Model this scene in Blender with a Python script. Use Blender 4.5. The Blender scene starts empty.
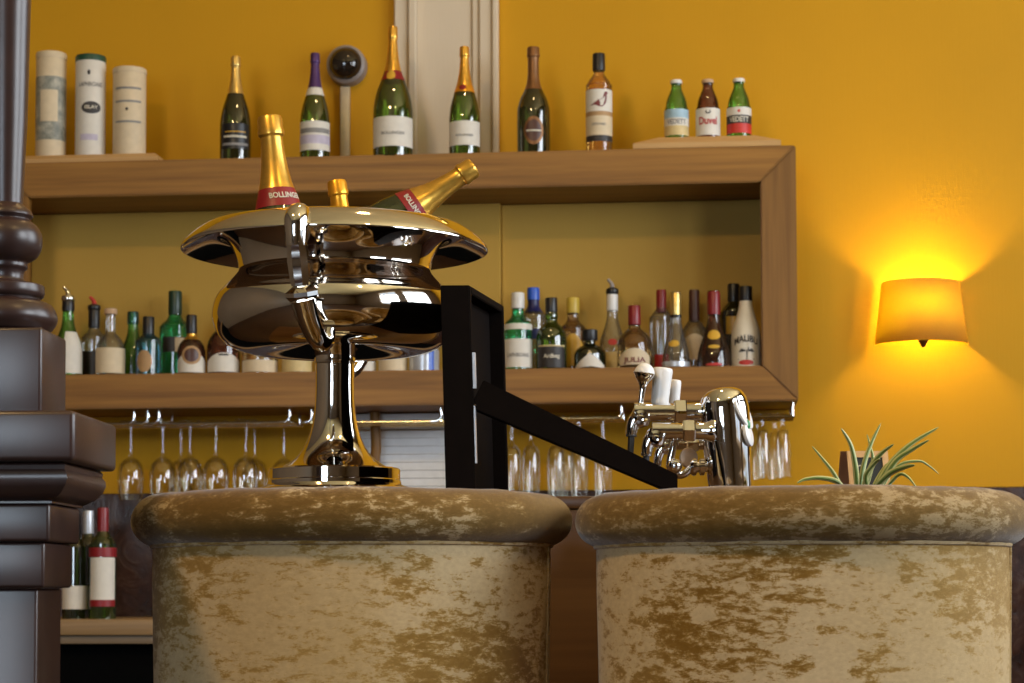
import bpy, bmesh, math, random
from mathutils import Vector, Matrix
random.seed(7)
PI = math.pi
S = bpy.context.scene
COL = S.collection

# ------------------------------------------------------------------ camera
F_PX = 2083.0
EYE = Vector((0, 0, 0.96))
YAW, PITCH, ROLL = math.radians(5.5), math.radians(3.0), math.radians(0.18)
HOR = 589.0
SY = HOR - 341.5 - F_PX * math.tan(PITCH)          # lens shift in pixels
fw = Vector((-math.sin(YAW), math.cos(YAW), 0))
rt = Vector((math.cos(YAW), math.sin(YAW), 0))
up = Vector((0, 0, 1))
Fv = fw * math.cos(PITCH) + up * math.sin(PITCH)
Uv = -fw * math.sin(PITCH) + up * math.cos(PITCH)
Rr = rt * math.cos(ROLL) - Uv * math.sin(ROLL)
Ur = Uv * math.cos(ROLL) + rt * math.sin(ROLL)


def ray(px, py):
    return Rr * ((px - 512) / F_PX) + Ur * (-(py - 341.5 - SY) / F_PX) + Fv


def P(px, py, Y):                                    # point on the plane y = Y
    d = ray(px, py)
    return EYE + d * (Y / d.y)


def Q(px, py, D):                                    # point at distance D ahead of the camera
    d = ray(px, py)
    return EYE + d * (D / d.dot(fw))


cam_d = bpy.data.cameras.new('camera')
cam = bpy.data.objects.new('camera', cam_d)
COL.objects.link(cam)
M = Matrix((Rr, Ur, -Fv)).transposed().to_4x4()
M.translation = EYE
cam.matrix_world = M
cam_d.sensor_width = 36
cam_d.lens = F_PX * 36 / 1024
cam_d.shift_y = SY / 1024
cam_d.clip_start = 0.05
cam_d.dof.use_dof = True
cam_d.dof.focus_distance = 3.15
cam_d.dof.aperture_fstop = 12.0
S.camera = cam


# ------------------------------------------------------------------ materials
def new_mat(name):
    m = bpy.data.materials.new(name)
    m.use_nodes = True
    nt = m.node_tree
    return m, nt, nt.nodes['Principled BSDF']


def noise_fac(nt, scale=(1, 1, 1), nscale=5, detail=4, rough=0.55, coord='Object', dist=0.0, vary=False):
    tc = nt.nodes.new('ShaderNodeTexCoord')
    mp = nt.nodes.new('ShaderNodeMapping')
    if vary:                                         # every piece of cloth is cut from another place
        oi = nt.nodes.new('ShaderNodeObjectInfo')
        ml_ = nt.nodes.new('ShaderNodeVectorMath'); ml_.operation = 'SCALE'
        ml_.inputs[0].default_value = (7.0, 5.0, 9.0)
        nt.links.new(oi.outputs['Random'], ml_.inputs['Scale'])
        nt.links.new(ml_.outputs[0], mp.inputs['Location'])
    mp.inputs['Scale'].default_value = scale
    n = nt.nodes.new('ShaderNodeTexNoise')
    n.inputs['Scale'].default_value = nscale
    n.inputs['Detail'].default_value = detail
    n.inputs['Roughness'].default_value = rough
    n.inputs['Distortion'].default_value = dist
    nt.links.new(tc.outputs[coord], mp.inputs[0])
    nt.links.new(mp.outputs[0], n.inputs['Vector'])
    return n.outputs['Fac']


def ramp(nt, fac, stops):
    r = nt.nodes.new('ShaderNodeValToRGB')
    while len(r.color_ramp.elements) < len(stops):
        r.color_ramp.elements.new(0.5)
    for e, (p, c) in zip(r.color_ramp.elements, stops):
        e.position = p
        e.color = (*c, 1)
    nt.links.new(fac, r.inputs[0])
    return r.outputs[0]


def bump(nt, b, fac, strength, dist=0.01):
    n = nt.nodes.new('ShaderNodeBump')
    n.inputs['Strength'].default_value = strength
    n.inputs['Distance'].default_value = dist
    nt.links.new(fac, n.inputs['Height'])
    nt.links.new(n.outputs[0], b.inputs['Normal'])


def plain(name, c, rough=0.5, metal=0.0, spec=0.5, var=0.12, nscale=40, coat=0.0):
    m, nt, b = new_mat(name)
    f = noise_fac(nt, nscale=nscale)
    lo = tuple(x * (1 - var) for x in c)
    hi = tuple(min(1, x * (1 + var)) for x in c)
    nt.links.new(ramp(nt, f, [(0.3, lo), (0.7, hi)]), b.inputs['Base Color'])
    b.inputs['Roughness'].default_value = rough
    b.inputs['Metallic'].default_value = metal
    b.inputs['Specular IOR Level'].default_value = spec
    b.inputs['Coat Weight'].default_value = coat
    return m


def wood(name, c1, c2, axis='x', rough=0.45, k=1.0):
    m, nt, b = new_mat(name)
    sc = {'x': (0.9, 14, 26), 'z': (26, 14, 0.9), 'y': (20, 0.9, 20)}[axis]
    f = noise_fac(nt, scale=tuple(s * k for s in sc), nscale=1.6, detail=6, rough=0.6, dist=0.25)
    nt.links.new(ramp(nt, f, [(0.28, c1), (0.72, c2)]), b.inputs['Base Color'])
    b.inputs['Roughness'].default_value = rough
    b.inputs['Specular IOR Level'].default_value = 0.35
    bump(nt, b, f, 0.08)
    return m


def glass(name, c, rough=0.03, trans=1.0, ior=1.4):
    m, nt, b = new_mat(name)
    f = noise_fac(nt, nscale=18, detail=2)
    lo = tuple(x * 0.92 for x in c)
    nt.links.new(ramp(nt, f, [(0.3, lo), (0.7, c)]), b.inputs['Base Color'])
    b.inputs['Roughness'].default_value = rough
    b.inputs['Transmission Weight'].default_value = trans
    b.inputs['IOR'].default_value = ior
    return m


def thin_glass(name, tint=(0.97, 0.97, 0.95)):
    m, nt, b = new_mat(name)
    nt.nodes.remove(b)
    out = nt.nodes['Material Output']
    tr = nt.nodes.new('ShaderNodeBsdfTransparent')
    tr.inputs[0].default_value = (*tint, 1)
    gl = nt.nodes.new('ShaderNodeBsdfGlossy')
    gl.inputs['Roughness'].default_value = 0.04
    gl.inputs[0].default_value = (1, 1, 1, 1)
    lw = nt.nodes.new('ShaderNodeLayerWeight')
    lw.inputs[0].default_value = 0.28
    mp = nt.nodes.new('ShaderNodeMath')
    mp.operation = 'MULTIPLY_ADD'
    mp.inputs[1].default_value = 0.5
    mp.inputs[2].default_value = 0.04
    nt.links.new(lw.outputs['Fresnel'], mp.inputs[0])
    mx = nt.nodes.new('ShaderNodeMixShader')
    nt.links.new(mp.outputs[0], mx.inputs[0])
    nt.links.new(tr.outputs[0], mx.inputs[1])
    nt.links.new(gl.outputs[0], mx.inputs[2])
    nt.links.new(mx.outputs[0], out.inputs[0])
    return m


def tint_glass(name, tint, edge=0.3, refl=0.05):
    """coloured bottle glass: clear through the middle, deeper towards the rim"""
    m, nt, b = new_mat(name)
    nt.nodes.remove(b)
    out = nt.nodes['Material Output']
    lw = nt.nodes.new('ShaderNodeLayerWeight'); lw.inputs[0].default_value = 0.5
    lo = tuple(x * edge for x in tint)
    tr = nt.nodes.new('ShaderNodeBsdfTransparent')
    nt.links.new(ramp(nt, lw.outputs['Facing'], [(0.15, tint), (0.85, lo)]), tr.inputs[0])
    df = nt.nodes.new('ShaderNodeBsdfDiffuse')
    f = noise_fac(nt, nscale=20, detail=2)
    nt.links.new(ramp(nt, f, [(0.3, tuple(x * 0.25 for x in tint)), (0.7, tuple(x * 0.4 for x in tint))]), df.inputs[0])
    m1 = nt.nodes.new('ShaderNodeMixShader'); m1.inputs[0].default_value = 0.12
    nt.links.new(tr.outputs[0], m1.inputs[1]); nt.links.new(df.outputs[0], m1.inputs[2])
    gl = nt.nodes.new('ShaderNodeBsdfGlossy'); gl.inputs['Roughness'].default_value = 0.05
    gl.inputs[0].default_value = (1, 1, 1, 1)
    l2 = nt.nodes.new('ShaderNodeLayerWeight'); l2.inputs[0].default_value = 0.25
    mp = nt.nodes.new('ShaderNodeMath'); mp.operation = 'MULTIPLY_ADD'
    mp.inputs[1].default_value = 0.6; mp.inputs[2].default_value = refl
    nt.links.new(l2.outputs['Fresnel'], mp.inputs[0])
    mx = nt.nodes.new('ShaderNodeMixShader')
    nt.links.new(mp.outputs[0], mx.inputs[0]); nt.links.new(m1.outputs[0], mx.inputs[1]); nt.links.new(gl.outputs[0], mx.inputs[2])
    nt.links.new(mx.outputs[0], out.inputs[0])
    return m


def velvet(name, light, dark, warm, cut, w):
    m, nt, b = new_mat(name)
    big = noise_fac(nt, scale=(1, 1, 1.2), nscale=4.0, detail=2, vary=True)
    mid = noise_fac(nt, scale=(1, 1, 2.7), nscale=28, detail=10, rough=0.80, dist=0.2, vary=True)
    a = nt.nodes.new('ShaderNodeMath'); a.operation = 'MULTIPLY_ADD'
    a.inputs[1].default_value = 0.5
    nt.links.new(big, a.inputs[0]); nt.links.new(mid, a.inputs[2])
    c = ramp(nt, a.outputs[0], [(cut - w, dark), (cut, warm), (cut + 0.3 * w, light)])
    soft = noise_fac(nt, scale=(1, 1, 0.6), nscale=2.6, detail=3, vary=True)
    mx = nt.nodes.new('ShaderNodeMixRGB'); mx.blend_type = 'MIX'
    nt.links.new(ramp(nt, soft, [(0.35, (0, 0, 0)), (0.65, (0.6, 0.6, 0.6))]), mx.inputs[0])
    nt.links.new(c, mx.inputs[1]); mx.inputs[2].default_value = (*warm, 1)
    fine = noise_fac(nt, scale=(1, 1, 1.5), nscale=130, detail=3)
    mix = nt.nodes.new('ShaderNodeMixRGB'); mix.blend_type = 'MULTIPLY'
    mix.inputs[0].default_value = 0.4
    nt.links.new(mx.outputs[0], mix.inputs[1])
    nt.links.new(ramp(nt, fine, [(0.3, (0.6, 0.58, 0.55)), (0.7, (1, 1, 1))]), mix.inputs[2])
    nt.links.new(mix.outputs[0], b.inputs['Base Color'])
    b.inputs['Roughness'].default_value = 0.85
    b.inputs['Specular IOR Level'].default_value = 0.1
    b.inputs['Sheen Weight'].default_value = 0.25
    b.inputs['Sheen Roughness'].default_value = 0.4
    bump(nt, b, mid, 0.25, 0.004)
    return m


def marble(name):
    m, nt, b = new_mat(name)
    f = noise_fac(nt, nscale=9, detail=8, rough=0.7, dist=1.6)
    nt.links.new(ramp(nt, f, [(0.36, (0.020, 0.008, 0.005)), (0.56, (0.050, 0.020, 0.012)), (0.66, (0.085, 0.045, 0.030)),
                              (0.72, (0.035, 0.015, 0.010))]), b.inputs['Base Color'])
    b.inputs['Roughness'].default_value = 0.22
    bump(nt, b, f, 0.3)
    return m


def paint(name, c, rough=0.6, var=0.05):
    m, nt, b = new_mat(name)
    f = noise_fac(nt, scale=(1, 1, 1), nscale=1.3, detail=4)
    lo = tuple(x * (1 - var) for x in c); hi = tuple(min(1, x * (1 + var)) for x in c)
    nt.links.new(ramp(nt, f, [(0.3, lo), (0.7, hi)]), b.inputs['Base Color'])
    b.inputs['Roughness'].default_value = rough
    b.inputs['Specular IOR Level'].default_value = 0.2
    f2 = noise_fac(nt, scale=(60, 60, 2.5), nscale=3, detail=2)
    bump(nt, b, f2, 0.05)
    return m


MT = {
    'wall': paint('ochre_paint', (0.59, 0.295, 0.008)),
    'room': paint('room_paint', (0.13, 0.095, 0.062), 0.7),
    'panel': paint('ochre_panel', (0.50, 0.30, 0.055)),
    'white': paint('cream_paint', (0.66, 0.56, 0.42), 0.45),
    'blind': plain('white_slat', (0.86, 0.86, 0.86), 0.5, var=0.04),
    'ceil': paint('ceiling_paint', (0.78, 0.58, 0.26), 0.8),
    'floor': wood('floor_boards', (0.022, 0.011, 0.006), (0.05, 0.025, 0.012), 'y', 0.4),
    'oak_x': wood('oak_along', (0.165, 0.068, 0.011), (0.37, 0.175, 0.034), 'x'),
    'oak_z': wood('oak_upright', (0.155, 0.067, 0.013), (0.31, 0.152, 0.034), 'z'),
    'board': wood('pale_board', (0.42, 0.23, 0.08), (0.60, 0.37, 0.15), 'x', k=0.7),
    'bar_wood': wood('red_brown_wood', (0.052, 0.020, 0.005), (0.095, 0.042, 0.011), 'x', 0.35, k=0.6),
    'counter': wood('counter_wood', (0.22, 0.13, 0.05), (0.36, 0.22, 0.10), 'x'),
    'marble': marble('brown_marble'),
    'black': plain('black_steel', (0.0050, 0.0032, 0.0026), 0.75, spec=0.04),
    'void': plain('black_cupboard', (0.003, 0.003, 0.003), 0.9, spec=0.02),  # darkness of the open space under the back counter, put into the colour
    'chrome': plain('chrome', (0.86, 0.85, 0.84), 0.05, 1.0, var=0.02, nscale=6),
    'silver': plain('polished_silver', (0.86, 0.83, 0.79), 0.06, 1.0, var=0.03, nscale=8),
    'brass': plain('rail_brass', (0.75, 0.60, 0.30), 0.15, 1.0, var=0.05),
    'brown': plain('brown_gloss_paint', (0.034, 0.017, 0.014), 0.33, spec=0.55, var=0.25, nscale=14),
    'velvet': velvet('crushed_velvet', (0.58, 0.44, 0.255), (0.22, 0.115, 0.020), (0.40, 0.255, 0.085), 0.74, 0.06),
    'velvet2': velvet('crushed_velvet_roll', (0.50, 0.375, 0.205), (0.125, 0.066, 0.014), (0.21, 0.125, 0.036), 0.80, 0.10),
    'gold': plain('gold_foil', (0.80, 0.46, 0.08), 0.28, 0.85, var=0.15, nscale=60),
    'gold2': plain('pale_gold_foil', (0.78, 0.55, 0.18), 0.3, 0.8, var=0.15, nscale=60),
    'orange': plain('orange_gold_foil', (0.85, 0.40, 0.03), 0.3, 0.7, var=0.15, nscale=60),
    'bronze': plain('bronze_foil', (0.22, 0.10, 0.035), 0.4, 0.5, var=0.2),
    'purple': plain('purple_foil', (0.075, 0.030, 0.13), 0.35, 0.3),
    'red': plain('red_band', (0.24, 0.008, 0.012), 0.45),
    'redcap': plain('red_capsule', (0.22, 0.012, 0.016), 0.35),
    'redlab': plain('red_label', (0.55, 0.03, 0.02), 0.5),
    'crimson': plain('crimson_seal', (0.50, 0.03, 0.02), 0.5),
    'blackcap': plain('black_cap', (0.012, 0.011, 0.012), 0.35),
    'browncap': plain('brown_cap', (0.07, 0.022, 0.014), 0.4),
    'whitecap': plain('white_cap', (0.72, 0.70, 0.66), 0.35),
    'cork': plain('cork', (0.55, 0.36, 0.22), 0.8),
    'yellowcap': plain('yellow_cap', (0.58, 0.40, 0.05), 0.4),
    'bluecap': plain('blue_cap', (0.02, 0.10, 0.55), 0.3),
    'navy': plain('navy_label', (0.010, 0.014, 0.09), 0.4),
    'paper': plain('label_paper', (0.70, 0.66, 0.58), 0.6, var=0.05),
    'cream': plain('cream_label', (0.66, 0.54, 0.36), 0.6, var=0.06),
    'tan': plain('tan_label', (0.42, 0.25, 0.11), 0.6),
    'dkpaper': plain('dark_label', (0.025, 0.020, 0.018), 0.5),
    'lilac': plain('lilac_label', (0.52, 0.47, 0.58), 0.6),
    'sky': plain('sky_blue_label', (0.34, 0.50, 0.60), 0.55),
    'sand': plain('sand_label', (0.62, 0.48, 0.22), 0.55),
    'goldlab': plain('gold_label', (0.60, 0.34, 0.03), 0.4),
    'ink': plain('ink', (0.04, 0.035, 0.035), 0.6),
    'inkgrey': plain('grey_ink', (0.24, 0.23, 0.22), 0.6),
    'inkred': plain('red_ink', (0.42, 0.03, 0.03), 0.6),
    'inkpale': plain('pale_ink', (0.60, 0.56, 0.45), 0.6),
    'maroon': plain('maroon_ink', (0.17, 0.030, 0.030), 0.6),
    'g_green': tint_glass('bottle_green_glass', (0.32, 0.46, 0.11), 0.08, 0.10),
    'g_dark': tint_glass('near_black_glass', (0.20, 0.24, 0.09), 0.12, 0.10),
    'g_bright': tint_glass('bright_green_glass', (0.24, 0.92, 0.60), 0.3),
    'g_mid': tint_glass('leaf_green_glass', (0.42, 0.80, 0.30), 0.25),
    'g_teal': tint_glass('teal_glass', (0.30, 0.62, 0.70), 0.25),
    'g_clear': tint_glass('clear_glass', (0.93, 0.94, 0.92), 0.55, 0.07),
    'g_amber': tint_glass('amber_spirit', (0.97, 0.76, 0.36), 0.6),
    'g_honey': tint_glass('honey_spirit', (0.76, 0.60, 0.34), 0.5),
    'g_brown': tint_glass('brown_glass', (0.46, 0.25, 0.16), 0.2),
    'thin': thin_glass('thin_glass'),
    'leaf': None, 'shade': None, 'bulb': None,
    'terracotta': plain('dark_pot', (0.05, 0.035, 0.028), 0.6),
    'soil': plain('soil', (0.03, 0.02, 0.012), 0.9),
    'chalk': plain('chalkboard', (0.012, 0.014, 0.014), 0.7),
    'pale_wood': wood('light_wood', (0.45, 0.25, 0.10), (0.62, 0.40, 0.20), 'z'),
    'plastic': plain('white_plastic', (0.78, 0.76, 0.74), 0.3, var=0.03),
    'rubber': plain('black_hose', (0.012, 0.011, 0.012), 0.5),
    'greyplastic': plain('grey_plastic', (0.30, 0.26, 0.24), 0.45, var=0.05),
    'dome': plain('smoked_dome', (0.020, 0.014, 0.010), 0.06, spec=0.8),
    'greenleaf': plain('green_badge', (0.02, 0.22, 0.06), 0.4),
    'pinkplate': plain('matte_plate', (0.50, 0.36, 0.26), 0.4, 0.3),
    'tubegrey': None,
    'silverlab': plain('silver_label', (0.55, 0.58, 0.64), 0.3, 0.4),
    'malibu': plain('white_lacquer', (0.74, 0.68, 0.56), 0.3, var=0.03),
    'legs': wood('dark_leg_wood', (0.03, 0.014, 0.007), (0.06, 0.03, 0.014), 'z'),
}
# mottled grey print of the tall tin
m, nt, b = new_mat('grey_print')
f = noise_fac(nt, nscale=22, detail=6, rough=0.7)
nt.links.new(ramp(nt, f, [(0.38, (0.16, 0.17, 0.14)), (0.52, (0.30, 0.30, 0.25)), (0.66, (0.52, 0.48, 0.38))]), b.inputs['Base Color'])
b.inputs['Roughness'].default_value = 0.5
MT['tubegrey'] = m
# leaf: green with a pale margin (v runs across the blade)
m, nt, b = new_mat('variegated_leaf')
uv = nt.nodes.new('ShaderNodeUVMap')
sx = nt.nodes.new('ShaderNodeSeparateXYZ')
nt.links.new(uv.outputs[0], sx.inputs[0])
nt.links.new(ramp(nt, sx.outputs[0], [(0.0, (0.50, 0.50, 0.22)), (0.22, (0.46, 0.47, 0.20)), (0.30, (0.09, 0.15, 0.025)),
                                      (0.70, (0.11, 0.17, 0.03)), (0.80, (0.46, 0.47, 0.20))]), b.inputs['Base Color'])
b.inputs['Roughness'].default_value = 0.45
MT['leaf'] = m
# fabric lamp shade: lets the bulb glow through
m, nt, b = new_mat('shade_fabric')
nt.nodes.remove(b)
df = nt.nodes.new('ShaderNodeBsdfDiffuse'); df.inputs[0].default_value = (0.80, 0.50, 0.16, 1)
tl = nt.nodes.new('ShaderNodeBsdfTranslucent')
f = noise_fac(nt, nscale=300, detail=2)
nt.links.new(ramp(nt, f, [(0.3, (0.92, 0.74, 0.03)), (0.7, (0.98, 0.80, 0.035))]), tl.inputs[0])
mx = nt.nodes.new('ShaderNodeMixShader'); mx.inputs[0].default_value = 0.8
nt.links.new(df.outputs[0], mx.inputs[1]); nt.links.new(tl.outputs[0], mx.inputs[2])
nt.links.new(mx.outputs[0], nt.nodes['Material Output'].inputs[0])
MT['shade'] = m
m, nt, b = new_mat('bulb_glow')
b.inputs['Emission Color'].default_value = (1, 0.72, 0.30, 1)
b.inputs['Emission Strength'].default_value = 8
MT['bulb'] = m


# ------------------------------------------------------------------ mesh helpers
def obj(name, bm, mat, parent=None, loc=None, smooth=True, world=False):
    me = bpy.data.meshes.new(name)
    if world and parent is not None:
        bmesh.ops.transform(bm, matrix=parent_world(parent).inverted(), verts=bm.verts)
    bmesh.ops.recalc_face_normals(bm, faces=bm.faces)
    bm.to_mesh(me); bm.free()
    if smooth:
        for p in me.polygons:
            p.use_smooth = True
        try:
            me.set_sharp_from_angle(angle=math.radians(38))
        except Exception:
            pass
    if isinstance(mat, str):
        mat = MT[mat]
    me.materials.append(mat)
    o = bpy.data.objects.new(name, me)
    COL.objects.link(o)
    if loc is not None:
        o.location = loc
    if parent is not None:
        o.parent = parent
    return o


def parent_world(o):
    m = Matrix.LocRotScale(o.location, o.rotation_euler, o.scale)
    while o.parent is not None:
        o = o.parent
        m = Matrix.LocRotScale(o.location, o.rotation_euler, o.scale) @ m
    return m


def tag(o, label, cat, group=None, kind=None):
    o['label'] = label
    o['category'] = cat
    if group: o['group'] = group
    if kind: o['kind'] = kind
    return o


def thing(name, label, cat, loc=(0, 0, 0), rotz=0, group=None):
    o = bpy.data.objects.new(name, None)
    o.empty_display_size = 0.05
    COL.objects.link(o)
    o.location = loc
    o.rotation_euler = (0, 0, rotz)
    return tag(o, label, cat, group)


def struct(name, bm, mat):
    o = obj(name, bm, mat, smooth=False)
    o['kind'] = 'structure'
    return o


def add_box(bm, lo, hi, bev=0.0, seg=2):
    r = bmesh.ops.create_cube(bm, size=1)
    vs = r['verts']
    for v in vs:
        v.co = Vector(((lo[i] + hi[i]) / 2 + v.co[i] * (hi[i] - lo[i]) for i in range(3)))
    if bev > 0:
        es = list({e for v in vs for e in v.link_edges})
        bmesh.ops.bevel(bm, geom=es, offset=bev, segments=seg, affect='EDGES', profile=0.5)
    return bm


def box(lo, hi, bev=0.0, seg=2):
    return add_box(bmesh.new(), lo, hi, bev, seg)


def add_lathe(bm, prof, seg=40, a0=0.0, a1=2 * PI, mat=None):
    full = abs((a1 - a0) - 2 * PI) < 1e-6
    n = seg if full else seg + 1
    rings = []
    for r, z in prof:
        if r < 1e-6:
            v = bm.verts.new((0, 0, z)); rings.append([v] * n)
        else:
            rings.append([bm.verts.new((r * math.cos(a0 + (a1 - a0) * i / seg), r * math.sin(a0 + (a1 - a0) * i / seg), z)) for i in range(n)])
    for A, B in zip(rings[:-1], rings[1:]):
        for i in range(seg):
            j = (i + 1) % n
            vs = []
            for v in (A[i], A[j], B[j], B[i]):
                if v not in vs: vs.append(v)
            if len(vs) >= 3:
                try: bm.faces.new(vs)
                except ValueError: pass
    if mat is not None:
        vv = {v for R in rings for v in R}
        bmesh.ops.transform(bm, matrix=mat, verts=list(vv))
    return bm


def lathe(prof, seg=40, **k):
    return add_lathe(bmesh.new(), prof, seg, **k)


def add_tube(bm, pts, r, seg=12, cap=True):
    pts = [Vector(p) for p in pts]
    n = len(pts)
    rs = r if isinstance(r, (list, tuple)) else [r] * n
    t0 = (pts[1] - pts[0]).normalized()
    a = Vector((0, 0, 1)) if abs(t0.z) < 0.9 else Vector((1, 0, 0))
    nrm = (a - t0 * a.dot(t0)).normalized()
    rings = []
    for i, p in enumerate(pts):
        t = (pts[min(i + 1, n - 1)] - pts[max(i - 1, 0)]).normalized()
        nrm = (nrm - t * nrm.dot(t)).normalized()
        bn = t.cross(nrm)
        rings.append([bm.verts.new(p + (nrm * math.cos(2 * PI * k / seg) + bn * math.sin(2 * PI * k / seg)) * rs[i]) for k in range(seg)])
    for A, B in zip(rings[:-1], rings[1:]):
        for k in range(seg):
            bm.faces.new((A[k], A[(k + 1) % seg], B[(k + 1) % seg], B[k]))
    if cap:
        bm.faces.new(rings[0][::-1]); bm.faces.new(rings[-1])
    return bm


def tube(pts, r, seg=12, cap=True):
    return add_tube(bmesh.new(), pts, r, seg, cap)


def add_rod(bm, p, q, prof, seg=24):
    """lathe whose axis runs from p towards q; prof = (radius, distance along)"""
    p, q = Vector(p), Vector(q)
    z = (q - p).normalized()
    rot = z.to_track_quat('Z', 'Y').to_matrix().to_4x4()
    rot.translation = p
    return add_lathe(bm, prof, seg, mat=rot)


def add_prism(bm, poly, y0, y1):
    """polygon in x,z pushed from y0 to y1"""
    A = [bm.verts.new((x, y0, z)) for x, z in poly]
    B = [bm.verts.new((x, y1, z)) for x, z in poly]
    n = len(poly)
    bm.faces.new(A); bm.faces.new(B[::-1])
    for i in range(n):
        bm.faces.new((A[i], B[i], B[(i + 1) % n], A[(i + 1) % n]))
    return bm


def smooth_path(pts, n=8):
    pts = [Vector(p) for p in pts]
    out = []
    for i in range(len(pts) - 1):
        p0 = pts[max(i - 1, 0)]; p1 = pts[i]; p2 = pts[i + 1]; p3 = pts[min(i + 2, len(pts) - 1)]
        for k in range(n):
            t = k / n
            out.append(0.5 * ((2 * p1) + (p2 - p0) * t + (2 * p0 - 5 * p1 + 4 * p2 - p3) * t * t + (3 * p1 - p0 - 3 * p2 + p3) * t ** 3))
    out.append(pts[-1])
    return out


def smooth_prof(prof, n=5):
    return [(max(0.0, p.x), p.y) for p in smooth_path([(r, z, 0) for r, z in prof], n)]


_tx = {}


def text_flat(s):
    """triangulated outline of a line of lettering, height about 1, centred"""
    if s not in _tx:
        cu = bpy.data.curves.new('lettering', 'FONT')
        cu.body = s; cu.align_x = 'CENTER'; cu.align_y = 'CENTER'; cu.size = 1.0; cu.resolution_u = 3; cu.offset = 0.028
        o = bpy.data.objects.new('lettering', cu)
        COL.objects.link(o)
        dg = bpy.context.evaluated_depsgraph_get()
        me = bpy.data.meshes.new_from_object(o.evaluated_get(dg))
        vs = [(v.co.x, v.co.y) for v in me.vertices]
        fs = [tuple(p.vertices) for p in me.polygons]
        bpy.data.objects.remove(o); bpy.data.curves.remove(cu); bpy.data.meshes.remove(me)
        xs = [v[0] for v in vs]; ys = [v[1] for v in vs]
        cx, cy = (min(xs) + max(xs)) / 2, (min(ys) + max(ys)) / 2
        _tx[s] = ([(x - cx, y - cy) for x, y in vs], fs, max(xs) - min(xs), max(ys) - min(ys))
    return _tx[s]


def interp(prof, z):
    for (r0, z0), (r1, z1) in zip(prof[:-1], prof[1:]):
        if z0 <= z <= z1 and z1 > z0:
            return r0 + (r1 - r0) * (z - z0) / (z1 - z0)
    return prof[-1][0]


def wrap_text(prof, s, z, width=None, height=None, az=0.0, off=0.0011, arch=0.0):
    vs, fs, w, h = text_flat(s)
    kx = (width / w) if width else height / h
    kz = (height / h) if height else kx
    if not width: kx = kz
    bm = bmesh.new()
    VV = []
    for x, y in vs:
        zz = z + y * kz
        r = interp(prof, zz) + off
        t = x * kx / r
        zz -= arch * (x * kx) ** 2
        a = -PI / 2 + az + t
        VV.append(bm.verts.new((r * math.cos(a), r * math.sin(a), zz)))
    for f in fs:
        try: bm.faces.new([VV[i] for i in f])
        except ValueError: pass
    return bm


def wrap_patch(prof, z0, z1, az0, az1, off=0.0006, shape=None, nz=8, na=20):
    """piece of paper bent round a bottle; shape(u,v)->(u,v) remaps the unit square"""
    bm = bmesh.new()
    g = []
    for i in range(nz + 1):
        row = []
        for k in range(na + 1):
            u, v = k / na, i / nz
            if shape: u, v = shape(u, v)
            zz = z0 + (z1 - z0) * v
            a = -PI / 2 + az0 + (az1 - az0) * u
            r = interp(prof, zz) + off
            row.append(bm.verts.new((r * math.cos(a), r * math.sin(a), zz)))
        g.append(row)
    for i in range(nz):
        for k in range(na):
            bm.faces.new((g[i][k], g[i][k + 1], g[i + 1][k + 1], g[i + 1][k]))
    bmesh.ops.remove_doubles(bm, verts=bm.verts, dist=1e-6)
    return bm


def oval(u, v):
    x, y = 2 * u - 1, 2 * v - 1
    return (0.5 + 0.5 * x * math.sqrt(max(0, 1 - y * y / 2)), 0.5 + 0.5 * y * math.sqrt(max(0, 1 - x * x / 2)))


def arched(u, v):
    top = 1 - 0.45 * (2 * u - 1) ** 2
    return (u, v * top)


def peak(u, v):
    top = 1 - 0.85 * abs(2 * u - 1)
    return (u, v * top)


# ------------------------------------------------------------------ room
Y_WALL, Y_CAB = 6.30, 6.00
XL, XR, YF, ZC = -4.2, 3.0, -3.2, 4.2
struct('floor', box((XL - 0.2, YF - 0.2, -0.1), (XR + 0.2, Y_WALL + 0.2, 0)), 'floor')
struct('ceiling', box((XL - 0.2, YF - 0.2, ZC), (XR + 0.2, Y_WALL + 0.2, ZC + 0.1)), 'ceil')
struct('wall_back', box((XL - 0.2, Y_WALL, 0), (XR + 0.2, Y_WALL + 0.15, ZC)), 'wall')
struct('wall_left', box((XL - 0.15, YF, 0), (XL, Y_WALL, ZC)), 'room')
WY0, WY1, WZ0, WZ1 = 0.6, 2.2, 1.25, 3.75
VY0, VY1 = 2.75, 4.85


def wall_with_holes(name, axis, at, th, a0, a1, holes, z0, z1):
    bm = bmesh.new()
    cuts = [a0] + [v for h in holes for v in h] + [a1]
    strips = [(cuts[i], cuts[i + 1], 0, ZC) for i in range(0, len(cuts), 2)]
    for h0, h1 in holes:
        strips += [(h0, h1, 0, z0), (h0, h1, z1, ZC)]
    for (p0, p1, q0, q1) in strips:
        if axis == 'x':
            add_box(bm, (at, p0, q0), (at + th, p1, q1))
        else:
            add_box(bm, (p0, at, q0), (p1, at + th, q1))
    return struct(name, bm, 'room')


wall_with_holes('wall_right', 'x', XR, 0.2, YF, Y_WALL, ((WY0, WY1), (VY0, VY1)), WZ0, WZ1)
FX0, FX1, FZ0, FZ1 = -2.7, -0.9, 0.9, 2.9
wall_with_holes('wall_front', 'y', YF - 0.2, 0.2, XL, XR, ((FX0, FX1),), FZ0, FZ1)


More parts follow.
